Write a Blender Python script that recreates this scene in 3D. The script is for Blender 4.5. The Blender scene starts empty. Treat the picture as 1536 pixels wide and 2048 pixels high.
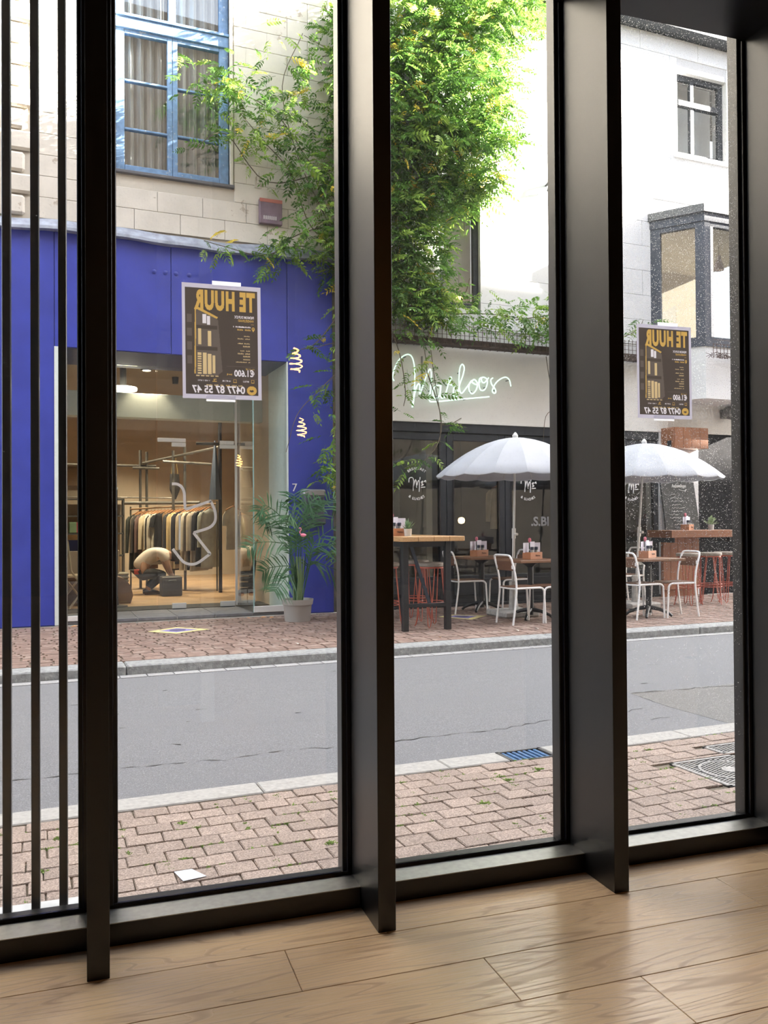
import bpy, bmesh, math, random
from math import sin, cos, pi, sqrt, atan2, radians as R
from mathutils import Matrix, Vector
random.seed(11)
S = bpy.context.scene
C = S.collection

# ------------------------------------------------------------------ camera, world, sun, exposure
YAW_ROOM, DELTA, PITCH, ROLL = R(18.514), R(3.834), .01121, .006507
def camera():
    yaw = YAW_ROOM + DELTA
    fw = Vector((sin(yaw)*cos(PITCH), cos(yaw)*cos(PITCH), sin(PITCH)))
    r = Vector((cos(yaw), -sin(yaw), 0)); u = r.cross(fw)
    r2 = r*cos(ROLL) - u*sin(ROLL); u2 = r2.cross(fw)
    cd = bpy.data.cameras.new('camera'); co = bpy.data.objects.new('camera', cd); C.objects.link(co)
    cd.sensor_fit = 'HORIZONTAL'; cd.sensor_width = 36; cd.lens = 36*1702.4/1536; cd.clip_start = .02
    m = Matrix((r2, u2, -fw)).transposed().to_4x4(); m.translation = (0, 0, 1.34)
    co.matrix_world = m
    S.camera = co
camera()
SUN_A, SUN_E = R(15), R(23)          # angle to the street axis, elevation
w = bpy.data.worlds.new('World'); S.world = w; w.use_nodes = True
nt = w.node_tree; bg = nt.nodes['Background']
sky = nt.nodes.new('ShaderNodeTexSky'); sky.sky_type = 'NISHITA'; sky.sun_disc = False
sky.sun_elevation = R(30); sky.sun_rotation = R(105); sky.dust_density = 2.5; sky.air_density = 1.0
hs = nt.nodes.new('ShaderNodeHueSaturation'); hs.inputs['Saturation'].default_value = .42
nt.links.new(sky.outputs[0], hs.inputs['Color']); nt.links.new(hs.outputs[0], bg.inputs['Color'])
bg.inputs['Strength'].default_value = .62
sd = bpy.data.lights.new('sun', 'SUN'); sd.energy = 60; sd.angle = R(.53); sd.color = (1, .93, .82)
so = bpy.data.objects.new('sun', sd); C.objects.link(so)
sv = Vector((cos(SUN_E)*cos(SUN_A), -cos(SUN_E)*sin(SUN_A), sin(SUN_E)))
so.rotation_euler = sv.to_track_quat('Z', 'Y').to_euler(); so.location = (30, -10, 30)
S.view_settings.view_transform = 'Standard'; S.view_settings.look = 'None'
S.view_settings.exposure = 1.05; S.view_settings.gamma = 1; S.view_settings.use_curve_mapping = False
S.cycles.use_denoising = True; S.cycles.use_adaptive_sampling = True; S.cycles.adaptive_threshold = .05
S.cycles.max_bounces = 6; S.cycles.diffuse_bounces = 3; S.cycles.glossy_bounces = 3; S.cycles.transparent_max_bounces = 16
S.cycles.sample_clamp_indirect = 6; S.cycles.caustics_reflective = False; S.cycles.caustics_refractive = False

# ------------------------------------------------------------------ helpers
ROOM = Matrix.Rotation(-DELTA, 4, 'Z')
STREET = Matrix.Identity(4)
FR = [STREET]
MATS = {}
def nd(nt, t, **k):
    n = nt.nodes.new(t)
    for a, b in k.items(): setattr(n, a, b)
    return n
def M(name, col, rough=.6, metal=0, spec=.5, var=0, vs=4, bump=0, bs=60, emit=None, es=0, rnd=0, isl=0, trl=0, pos=False, stretch=None, patch=None, col2=None):
    """procedural material: noise variation, optional per-object / per-island variation, bump, translucency, worn patches"""
    if name in MATS: return MATS[name]
    m = bpy.data.materials.new(name); m.use_nodes = True; t = m.node_tree; L = t.links.new
    b = t.nodes['Principled BSDF']
    b.inputs['Roughness'].default_value = rough; b.inputs['Metallic'].default_value = metal
    b.inputs['Specular IOR Level'].default_value = spec
    if pos: src = nd(t, 'ShaderNodeNewGeometry').outputs['Position']
    else: src = nd(t, 'ShaderNodeTexCoord').outputs['Object']
    if stretch:
        mp = nd(t, 'ShaderNodeMapping'); mp.inputs['Scale'].default_value = stretch; L(src, mp.inputs['Vector']); src = mp.outputs[0]
    c = tuple(col) + (1,)
    nz = nd(t, 'ShaderNodeTexNoise'); nz.inputs['Scale'].default_value = vs; nz.inputs['Detail'].default_value = 6
    L(src, nz.inputs['Vector'])
    mr = nd(t, 'ShaderNodeMapRange'); mr.inputs['From Min'].default_value = .3; mr.inputs['From Max'].default_value = .7
    L(nz.outputs['Fac'], mr.inputs['Value'])
    mx = nd(t, 'ShaderNodeMix', data_type='RGBA')
    lo = col2 if col2 else tuple(x*(1-var) for x in col)
    hi = col if col2 else tuple(min(1, x*(1+var)) for x in col)
    mx.inputs[6].default_value = tuple(lo)+(1,); mx.inputs[7].default_value = tuple(hi)+(1,)
    L(mr.outputs[0], mx.inputs[0]); out = mx.outputs[2]
    if patch:
        pc, ps, th = patch
        n2 = nd(t, 'ShaderNodeTexNoise'); n2.inputs['Scale'].default_value = ps; n2.inputs['Detail'].default_value = 8; n2.inputs['Roughness'].default_value = .62
        L(src, n2.inputs['Vector'])
        m2 = nd(t, 'ShaderNodeMapRange'); m2.inputs['From Min'].default_value = th; m2.inputs['From Max'].default_value = th+.02
        L(n2.outputs['Fac'], m2.inputs['Value'])
        x2 = nd(t, 'ShaderNodeMix', data_type='RGBA'); x2.inputs[7].default_value = tuple(pc)+(1,)
        L(m2.outputs[0], x2.inputs[0]); L(out, x2.inputs[6]); out = x2.outputs[2]
    if rnd or isl:
        r = nd(t, 'ShaderNodeObjectInfo').outputs['Random'] if rnd else nd(t, 'ShaderNodeNewGeometry').outputs['Random Per Island']
        a = rnd or isl
        m3 = nd(t, 'ShaderNodeMapRange'); m3.inputs['To Min'].default_value = 1-a; m3.inputs['To Max'].default_value = 1+a
        L(r, m3.inputs['Value'])
        h = nd(t, 'ShaderNodeHueSaturation'); L(out, h.inputs['Color']); L(m3.outputs[0], h.inputs['Value']); out = h.outputs[0]
    L(out, b.inputs['Base Color'])
    if bump:
        nb = nd(t, 'ShaderNodeTexNoise'); nb.inputs['Scale'].default_value = bs; nb.inputs['Detail'].default_value = 5; L(src, nb.inputs['Vector'])
        bp = nd(t, 'ShaderNodeBump'); bp.inputs['Strength'].default_value = bump; bp.inputs['Distance'].default_value = .01
        L(nb.outputs['Fac'], bp.inputs['Height']); L(bp.outputs[0], b.inputs['Normal'])
    if emit:
        b.inputs['Emission Color'].default_value = tuple(emit)+(1,); b.inputs['Emission Strength'].default_value = es
    if trl:
        tr = nd(t, 'ShaderNodeBsdfTranslucent'); L(out, tr.inputs['Color'])
        ms = nd(t, 'ShaderNodeMixShader'); ms.inputs[0].default_value = trl
        L(b.outputs[0], ms.inputs[1]); L(tr.outputs[0], ms.inputs[2]); L(ms.outputs[0], t.nodes['Material Output'].inputs['Surface'])
    MATS[name] = m
    return m
def glassmat(name, tint=(1, 1, 1), refl=.04, haze=.0, speck=0, sscale=90, rough=0.0):
    """thin architectural glass: see-through with mirror reflection that grows at grazing angles; optional dust film and specks"""
    if name in MATS: return MATS[name]
    m = bpy.data.materials.new(name); m.use_nodes = True; t = m.node_tree; L = t.links.new
    t.nodes.remove(t.nodes['Principled BSDF'])
    lw = nd(t, 'ShaderNodeLayerWeight'); lw.inputs['Blend'].default_value = .5
    pw = nd(t, 'ShaderNodeMath', operation='POWER'); pw.inputs[1].default_value = 4.0; L(lw.outputs['Facing'], pw.inputs[0])
    ma = nd(t, 'ShaderNodeMath', operation='MULTIPLY_ADD'); ma.inputs[1].default_value = .9; ma.inputs[2].default_value = refl; L(pw.outputs[0], ma.inputs[0])
    tr = nd(t, 'ShaderNodeBsdfTransparent'); tr.inputs['Color'].default_value = tuple(tint)+(1,)
    gl = nd(t, 'ShaderNodeBsdfGlossy'); gl.inputs['Roughness'].default_value = rough
    m1 = nd(t, 'ShaderNodeMixShader'); L(ma.outputs[0], m1.inputs[0]); L(tr.outputs[0], m1.inputs[1]); L(gl.outputs[0], m1.inputs[2])
    out = m1.outputs[0]
    if haze or speck:
        tl = nd(t, 'ShaderNodeBsdfTranslucent'); tl.inputs['Color'].default_value = (.9, .9, .88, 1)
        fac = None
        if speck:
            tc = nd(t, 'ShaderNodeTexCoord')
            vo = nd(t, 'ShaderNodeTexVoronoi'); vo.inputs['Scale'].default_value = sscale; L(tc.outputs['Object'], vo.inputs['Vector'])
            lt = nd(t, 'ShaderNodeMapRange'); lt.inputs['From Min'].default_value = .30; lt.inputs['From Max'].default_value = .18
            L(vo.outputs['Distance'], lt.inputs['Value'])
            sx = nd(t, 'ShaderNodeSeparateColor'); L(vo.outputs['Color'], sx.inputs[0])
            big = nd(t, 'ShaderNodeTexNoise'); big.inputs['Scale'].default_value = 2.2; big.inputs['Detail'].default_value = 4; L(tc.outputs['Object'], big.inputs['Vector'])
            sz = nd(t, 'ShaderNodeSeparateXYZ'); L(tc.outputs['Object'], sz.inputs[0])
            hz = nd(t, 'ShaderNodeMapRange'); hz.inputs['From Min'].default_value = .5; hz.inputs['From Max'].default_value = 2.2; hz.inputs['To Min'].default_value = -.32; hz.inputs['To Max'].default_value = .10; L(sz.outputs['Z'], hz.inputs['Value'])   # dust is washed off the lower pane
            a0 = nd(t, 'ShaderNodeMath', operation='ADD'); L(sx.outputs[0], a0.inputs[0]); L(hz.outputs[0], a0.inputs[1])
            ad = nd(t, 'ShaderNodeMath', operation='ADD'); L(a0.outputs[0], ad.inputs[0]); L(big.outputs['Fac'], ad.inputs[1])
            gt = nd(t, 'ShaderNodeMapRange'); gt.inputs['From Min'].default_value = .92; gt.inputs['From Max'].default_value = 1.30; L(ad.outputs[0], gt.inputs['Value'])
            mu = nd(t, 'ShaderNodeMath', operation='MULTIPLY'); L(lt.outputs[0], mu.inputs[0]); L(gt.outputs[0], mu.inputs[1])
            m2 = nd(t, 'ShaderNodeMath', operation='MULTIPLY_ADD'); m2.inputs[1].default_value = speck; m2.inputs[2].default_value = haze; L(mu.outputs[0], m2.inputs[0])
            fac = m2.outputs[0]
        ms = nd(t, 'ShaderNodeMixShader')
        if fac: L(fac, ms.inputs[0])
        else: ms.inputs[0].default_value = haze
        L(out, ms.inputs[1]); L(tl.outputs[0], ms.inputs[2]); out = ms.outputs[0]
    L(out, t.nodes['Material Output'].inputs['Surface'])
    MATS[name] = m
    return m
def woodmat(name, c1, c2, axis=0, scale=1.0, rough=.35, ring=.5, spec=.5, rnd=.08):
    if name in MATS: return MATS[name]
    m = bpy.data.materials.new(name); m.use_nodes = True; t = m.node_tree; L = t.links.new
    b = t.nodes['Principled BSDF']; b.inputs['Specular IOR Level'].default_value = spec
    tc = nd(t, 'ShaderNodeTexCoord'); oi = nd(t, 'ShaderNodeObjectInfo')
    ml = nd(t, 'ShaderNodeVectorMath', operation='SCALE'); ml.inputs[0].default_value = (37, 19, 11); L(oi.outputs['Random'], ml.inputs['Scale'])
    av = nd(t, 'ShaderNodeVectorMath', operation='ADD'); L(tc.outputs['Object'], av.inputs[0]); L(ml.outputs[0], av.inputs[1])
    s1 = [9*scale]*3; s1[axis] = .9*scale
    mp = nd(t, 'ShaderNodeMapping'); mp.inputs['Scale'].default_value = s1; L(av.outputs[0], mp.inputs['Vector'])
    n1 = nd(t, 'ShaderNodeTexNoise'); n1.inputs['Scale'].default_value = .55; n1.inputs['Detail'].default_value = 2; n1.inputs['Distortion'].default_value = .4
    L(mp.outputs[0], n1.inputs['Vector'])
    mu = nd(t, 'ShaderNodeMath', operation='MULTIPLY'); mu.inputs[1].default_value = 140; L(n1.outputs['Fac'], mu.inputs[0])
    sn = nd(t, 'ShaderNodeMath', operation='SINE'); L(mu.outputs[0], sn.inputs[0])
    rg = nd(t, 'ShaderNodeMapRange'); rg.inputs['From Min'].default_value = .55; rg.inputs['From Max'].default_value = 1; rg.inputs['To Max'].default_value = ring; L(sn.outputs[0], rg.inputs['Value'])
    s2 = [130*scale]*3; s2[axis] = 3.5*scale
    mp2 = nd(t, 'ShaderNodeMapping'); mp2.inputs['Scale'].default_value = s2; L(av.outputs[0], mp2.inputs['Vector'])
    n2 = nd(t, 'ShaderNodeTexNoise'); n2.inputs['Scale'].default_value = 1; n2.inputs['Detail'].default_value = 4; L(mp2.outputs[0], n2.inputs['Vector'])
    g2 = nd(t, 'ShaderNodeMapRange'); g2.inputs['From Min'].default_value = .45; g2.inputs['From Max'].default_value = .75; g2.inputs['To Max'].default_value = .55; L(n2.outputs['Fac'], g2.inputs['Value'])
    mxx = nd(t, 'ShaderNodeMath', operation='MAXIMUM'); L(rg.outputs[0], mxx.inputs[0]); L(g2.outputs[0], mxx.inputs[1])
    mx = nd(t, 'ShaderNodeMix', data_type='RGBA'); mx.inputs[6].default_value = tuple(c1)+(1,); mx.inputs[7].default_value = tuple(c2)+(1,)
    L(mxx.outputs[0], mx.inputs[0])
    m3 = nd(t, 'ShaderNodeMapRange'); m3.inputs['To Min'].default_value = 1-rnd; m3.inputs['To Max'].default_value = 1+rnd; L(oi.outputs['Random'], m3.inputs['Value'])
    h = nd(t, 'ShaderNodeHueSaturation'); L(mx.outputs[2], h.inputs['Color']); L(m3.outputs[0], h.inputs['Value'])
    L(h.outputs[0], b.inputs['Base Color'])
    rr = nd(t, 'ShaderNodeMapRange'); rr.inputs['To Min'].default_value = rough; rr.inputs['To Max'].default_value = rough+.2; L(mxx.outputs[0], rr.inputs['Value']); L(rr.outputs[0], b.inputs['Roughness'])
    bp = nd(t, 'ShaderNodeBump'); bp.inputs['Strength'].default_value = .15; bp.inputs['Distance'].default_value = .002; bp.invert = True
    L(mxx.outputs[0], bp.inputs['Height']); L(bp.outputs[0], b.inputs['Normal'])
    MATS[name] = m
    return m

class MB:
    """collects boxes, tubes, lathes into ONE mesh"""
    def __init__(s): s.v = []; s.f = []
    def add(s, vs, fs):
        n = len(s.v); s.v += [tuple(p) for p in vs]; s.f += [tuple(i+n for i in f) for f in fs]; return s
    def box(s, x0, x1, y0, y1, z0, z1, b=0):
        if b:
            bm = bmesh.new(); bmesh.ops.create_cube(bm, size=1)
            for q in bm.verts: q.co = ((x0+x1)/2+q.co.x*(x1-x0), (y0+y1)/2+q.co.y*(y1-y0), (z0+z1)/2+q.co.z*(z1-z0))
            bmesh.ops.bevel(bm, geom=bm.edges[:], offset=b, segments=1, affect='EDGES', profile=.5)
            bm.verts.index_update()
            s.add([q.co[:] for q in bm.verts], [[q.index for q in f.verts] for f in bm.faces]); bm.free(); return s
        v = [(x, y, z) for x in (x0, x1) for y in (y0, y1) for z in (z0, z1)]
        return s.add(v, [(0, 1, 3, 2), (4, 6, 7, 5), (0, 4, 5, 1), (2, 3, 7, 6), (0, 2, 6, 4), (1, 5, 7, 3)])
    def prism(s, poly, axis, a, bb):
        """poly: 2D points; axis: extrude axis 'x','y','z' from a to bb"""
        n = len(poly)
        def P(p, d):
            return {'x': (d, p[0], p[1]), 'y': (p[0], d, p[1]), 'z': (p[0], p[1], d)}[axis]
        v = [P(p, a) for p in poly]+[P(p, bb) for p in poly]
        f = [tuple(range(n)), tuple(range(2*n-1, n-1, -1))]+[(i, (i+1) % n + 0, (i+1) % n+n, i+n) for i in range(n)]
        return s.add(v, f)
    def ring(s, c, d, r, n, ry=None, up=None):
        d = Vector(d).normalized(); u = Vector(up) if up else (Vector((0, 0, 1)) if abs(d.z) < .9 else Vector((1, 0, 0)))
        a = d.cross(u).normalized(); bb = a.cross(d); ry = r if ry is None else ry
        return [tuple(Vector(c)+a*cos(2*pi*i/n)*r+bb*sin(2*pi*i/n)*ry) for i in range(n)]
    def tube(s, pts, r, n=8, cap=True, closed=False):
        pts = [Vector(p) for p in pts]; k = len(pts); base = len(s.v)
        rs = r if isinstance(r, (list, tuple)) else [r]*k
        prev = None
        for i, p in enumerate(pts):
            if closed: d = pts[(i+1) % k]-pts[i-1]
            else: d = pts[min(i+1, k-1)]-pts[max(i-1, 0)]
            d = d.normalized() if d.length > 1e-9 else Vector((0, 0, 1))
            if prev is None:
                u = Vector((0, 0, 1)) if abs(d.z) < .9 else Vector((1, 0, 0)); a = d.cross(u).normalized()
            else: a = (prev-d*prev.dot(d)).normalized()
            prev = a; bb = d.cross(a)
            s.v += [tuple(p+(a*cos(2*pi*j/n)+bb*sin(2*pi*j/n))*rs[i]) for j in range(n)]
        for i in range(k if closed else k-1):
            i2 = (i+1) % k
            s.f += [(base+i*n+j, base+i*n+(j+1) % n, base+i2*n+(j+1) % n, base+i2*n+j) for j in range(n)]
        if cap and not closed:
            s.f.append(tuple(base+j for j in range(n-1, -1, -1))); s.f.append(tuple(base+(k-1)*n+j for j in range(n)))
        return s
    def lathe(s, prof, n=20, c=(0, 0, 0), cap=True):
        base = len(s.v)
        for r, z in prof: s.v += [(c[0]+r*cos(2*pi*j/n), c[1]+r*sin(2*pi*j/n), c[2]+z) for j in range(n)]
        for i in range(len(prof)-1): s.f += [(base+i*n+j, base+i*n+(j+1) % n, base+(i+1)*n+(j+1) % n, base+(i+1)*n+j) for j in range(n)]
        if cap:
            s.f.append(tuple(base+j for j in range(n-1, -1, -1))); s.f.append(tuple(base+(len(prof)-1)*n+j for j in range(n)))
        return s
    def loops(s, loops, cap=True):
        base = len(s.v); n = len(loops[0])
        for l in loops: s.v += [tuple(p) for p in l]
        for i in range(len(loops)-1): s.f += [(base+i*n+j, base+i*n+(j+1) % n, base+(i+1)*n+(j+1) % n, base+(i+1)*n+j) for j in range(n)]
        if cap:
            s.f.append(tuple(base+j for j in range(n-1, -1, -1))); s.f.append(tuple(base+(len(loops)-1)*n+j for j in range(n)))
        return s
    def xf(s, m):
        s.v = [tuple(m @ Vector(p)) for p in s.v]; return s
    def mesh(s, name, mat, smooth=False):
        me = bpy.data.meshes.new(name); me.from_pydata(s.v, [], s.f); me.validate(); me.update()
        bm = bmesh.new(); bm.from_mesh(me); bmesh.ops.recalc_face_normals(bm, faces=bm.faces[:]); bm.to_mesh(me); bm.free()
        if mat: me.materials.append(mat)
        if smooth:
            me.shade_smooth(); me.set_sharp_from_angle(angle=R(38))
        return me
    def build(s, name, mat, parent=None, smooth=False, **k):
        return put(name, s.mesh(name, mat, smooth), parent, **k)
def put(name, me, parent=None, loc=None, rot=None, scale=None, label=None, cat=None, group=None, kind=None):
    o = bpy.data.objects.new(name, me); C.objects.link(o)
    m = Matrix.LocRotScale(Vector(loc or (0, 0, 0)), Matrix.Identity(3) if rot is None else (rot if isinstance(rot, Matrix) else Matrix.Rotation(rot, 3, 'Z')), Vector(scale or (1, 1, 1)))
    if parent is not None: o.parent = parent; o.matrix_local = m
    else: o.matrix_world = FR[0] @ m
    tag(o, label, cat, group, kind); return o
def tag(o, label=None, cat=None, group=None, kind=None):
    if label: o['label'] = label
    if cat: o['category'] = cat
    if group: o['group'] = group
    if kind: o['kind'] = kind
    return o
def thing(name, label, cat, loc=(0, 0, 0), rot=0, group=None, kind=None):
    o = bpy.data.objects.new(name, None); C.objects.link(o); o.empty_display_size = .1
    o.matrix_world = FR[0] @ Matrix.Translation(loc) @ Matrix.Rotation(rot, 4, 'Z')
    return tag(o, label, cat, group, kind)
def dup(o, label=None, loc=None, rot=None, parent=None, mat=None):
    """copy of a thing with copies of its parts and sub-parts"""
    c = o.copy(); C.objects.link(c)
    if parent is None:
        if loc is not None: c.matrix_world = FR[0] @ Matrix.Translation(loc) @ Matrix.Rotation(rot or 0, 4, 'Z')
    else: c.parent = parent
    if label: c['label'] = label
    for ch in KIDS(o): dup(ch, parent=c)
    return c
def KIDS(o): return [x for x in bpy.data.objects if x.parent == o]
def textmb(body, size=1, bold=0, depth=.001, sx=1, spacing=1, align='LEFT'):
    cu = bpy.data.curves.new('t', 'FONT'); cu.body = body; cu.size = size; cu.offset = bold; cu.extrude = depth; cu.align_x = align
    cu.space_character = spacing; cu.resolution_u = 3
    o = bpy.data.objects.new('t', cu); me = bpy.data.meshes.new_from_object(o)
    mb = MB(); mb.add([(v.co.x*sx, v.co.y, v.co.z) for v in me.vertices], [tuple(p.vertices) for p in me.polygons])
    bpy.data.objects.remove(o); bpy.data.curves.remove(cu); bpy.data.meshes.remove(me)
    return mb
def bez(pts, n=6):
    """Catmull-Rom through points"""
    P = [Vector(p) for p in pts]; P = [P[0]*2-P[1]]+P+[P[-1]*2-P[-2]]; out = []
    for i in range(1, len(P)-2):
        for j in range(n):
            t = j/n; a, b, c, d = P[i-1:i+3]
            out.append(.5*((2*b)+(c-a)*t+(2*a-5*b+4*c-d)*t*t+(3*b-a-3*c+d)*t**3))
    out.append(P[-2]); return out
# ------------------------------------------------------------------ the room behind the glass (room frame)
FR[0] = ROOM
GY = 2.985
m_black = M('black_powder_coat', (.004, .004, .0045), rough=.36, spec=.60, var=.15, vs=30, bump=.04, bs=300)
m_sill = M('sill_sheen_metal', (.36, .36, .345), rough=.42, metal=1, var=.1, vs=40)
m_gask = M('black_rubber', (.008, .008, .012), rough=.25, spec=.6)
m_oak = woodmat('oak_laminate', (.80, .58, .365), (.38, .22, .115), axis=0, scale=1.0, rough=.24, ring=.6, rnd=.06)
m_sub = M('plank_gap_dark', (.05, .03, .02), rough=.9)
m_wallr = M('interior_plaster', (.13, .125, .12), rough=.9, var=.05)
floor = MB().box(-3.5, 6.5, -11, 2.9, -.09, -.012).build('floor', m_sub, label='light oak laminate floor of planks in front of the window', cat='floor', kind='structure')
rows = {0: (.89, 2.645), 1: (.549, 2.397), 2: (1.116, 2.149), 3: (1.506, 1.901)}
PW = .248; PL = 1.636
pme = {}
for k in range(0, 16):
    y1 = 2.645-PW*(k-1); y0 = y1-PW
    off = rows[k][0] if k in rows else random.uniform(0, PL)
    if k == 0: y1 = 2.85; y0 = 2.645
    key = round(y1-y0, 3)
    if key not in pme: pme[key] = MB().box(0, PL-.002, 0, y1-y0-.002, -.012, 0, b=.0014).mesh('plank', m_oak)
    x = off-PL*3
    while x < 5.2:
        if x+PL > -2.4: put('plank', pme[key], floor, loc=(x, y0, 0))
        x += PL
MB().box(-3.5, 6.5, -11, y0-.002, -.012, 0).build('far_planking', m_oak, floor)
MB().box(-3.5, -3.4, -11, 3, 0, 3.7).build('wall_left', m_wallr, label='plain grey plaster side wall of the room, left of the camera', cat='wall', kind='structure')
MB().box(6.4, 6.5, -11, 3, 0, 3.7).build('wall_right', m_wallr, label='plain grey plaster side wall of the room, right of the camera', cat='wall', kind='structure')
MB().box(-3.5, 6.5, -11.1, -11, 0, 3.7).build('wall_back', m_wallr, label='plain grey plaster wall at the far back of the room', cat='wall', kind='structure')
MB().box(-3.5, 6.5, -11.1, 3, 3.7, 3.8).build('ceiling', M('ceiling_paint', (.10, .10, .10), rough=.9), label='grey painted ceiling of the room above the window', cat='ceiling', kind='structure')
# mullions
MX = [(-.929, -.867), (-.037, .027), (.859, .920), (1.751, 1.812), (2.643, 2.705), (3.535, 3.597)]
lab = ['deep black metal window mullion out of view at the far left', 'deep black metal mullion at left beside the slat screen', 'second deep black metal mullion from the left, beside the shop poster',
       'third deep black metal mullion from the left, left of the smaller poster', 'deep black metal mullion at the right edge of the picture', 'deep black metal mullion outside the picture at right']
for i, (a, b) in enumerate(MX):
    o = MB().box(a, b, 2.65, 2.957, 0, 3.42, b=.0015).build('trim_%d' % (i+1), m_black, label=lab[i], cat='mullion', kind='structure')
    MB().box(a-.030, b+.030, 2.972, 3.035, .0, 3.48, b=.003).build('outer_frame', m_black, o)
    for sx in (a-.016, b): MB().box(sx, sx+.016, 2.957, 2.973, .072, 3.40, b=.002).build('glazing_bead', m_gask, o)
MB().box(-3.4, 6.4, 2.55, 2.957, 3.40, 3.7).box(-3.4, 6.4, 2.957, 3.04, 3.49, 3.7).build('trim_7', m_black, label='black header beam along the top of the window', cat='header', kind='structure')
# window bays: sill, bottom bead, glass
g_clear = glassmat('shopfront_glass', refl=.035, haze=.004, speck=.05, sscale=110)
g_dusty = glassmat('dusty_glass', refl=.035, haze=.009, speck=.55, sscale=165)
m_ext = M('exterior_sill_stone', (.55, .55, .54), rough=.7, var=.1, vs=20)
wl = ['window bay behind the vertical slat screen at left', 'window bay with the larger black and gold rental poster', 'middle window bay facing the vine and the neon sign', 'dusty window bay with the smaller rental poster at right', 'window bay beyond the right edge']
for i in range(5):
    a = MX[i][1]; b = MX[i+1][0]
    w_ = thing('window_%d' % (i+1), wl[i], 'window', loc=((a+b)/2, GY, 0), kind='structure')
    h = (b-a)/2
    MB().box(-h, h, 2.85-GY, 2.957-GY, .0, .069, b=.002).build('sill', m_black, w_)
    MB().box(-h, h, 2.848-GY, 2.957-GY, .069, .072).build('sill_sheen_cap', m_sill, w_)  # paler metal plate added to put the reflected sheen on the sill's top
    MB().box(-h, h, 2.957-GY, 2.972-GY, .0, .086, b=.003).build('bottom_bead', m_gask, w_)
    MB().box(-h, h, 2.992-GY, 3.035-GY, .0, .074, b=.003).build('outer_rail', m_black, w_)
    MB().box(-h-.02, h+.02, 3.036-GY, 3.10-GY+(.06 if i == 0 else 0), -.02, .045, b=.004).build('exterior_sill', m_ext, w_)
    MB().box(-h-.012, h+.012, -.005, .005, .072, 3.48).build('glass_pane', g_dusty if i >= 3 else g_clear, w_)
    if i == 0: MB().lathe([(.0035, 0), (.0035, .0012)], 10, (-.33, -.055, .072)).build('screw_hole', m_gask, w_)
# vertical slat screen outside the left bay
m_slat = M('slat_dark_bronze', (.030, .026, .022), rough=.32, spec=.6, var=.2, vs=8)
t = thing('slat_screen', 'screen of three upright dark metal slats outside the left window', 'screen', loc=(-.12, 3.09, .045))
sme = MB().box(-.0135, .0135, -.02, .02, 0, 3.4, b=.002).mesh('slat', m_slat)
for x in (-.291, -.203, -.116): put('slat', sme, t, loc=(x+.12, 0, 0))
MB().box(-.24, .06, -.02, .02, 3.4, 3.43).build('top_rail', m_slat, t)
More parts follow.
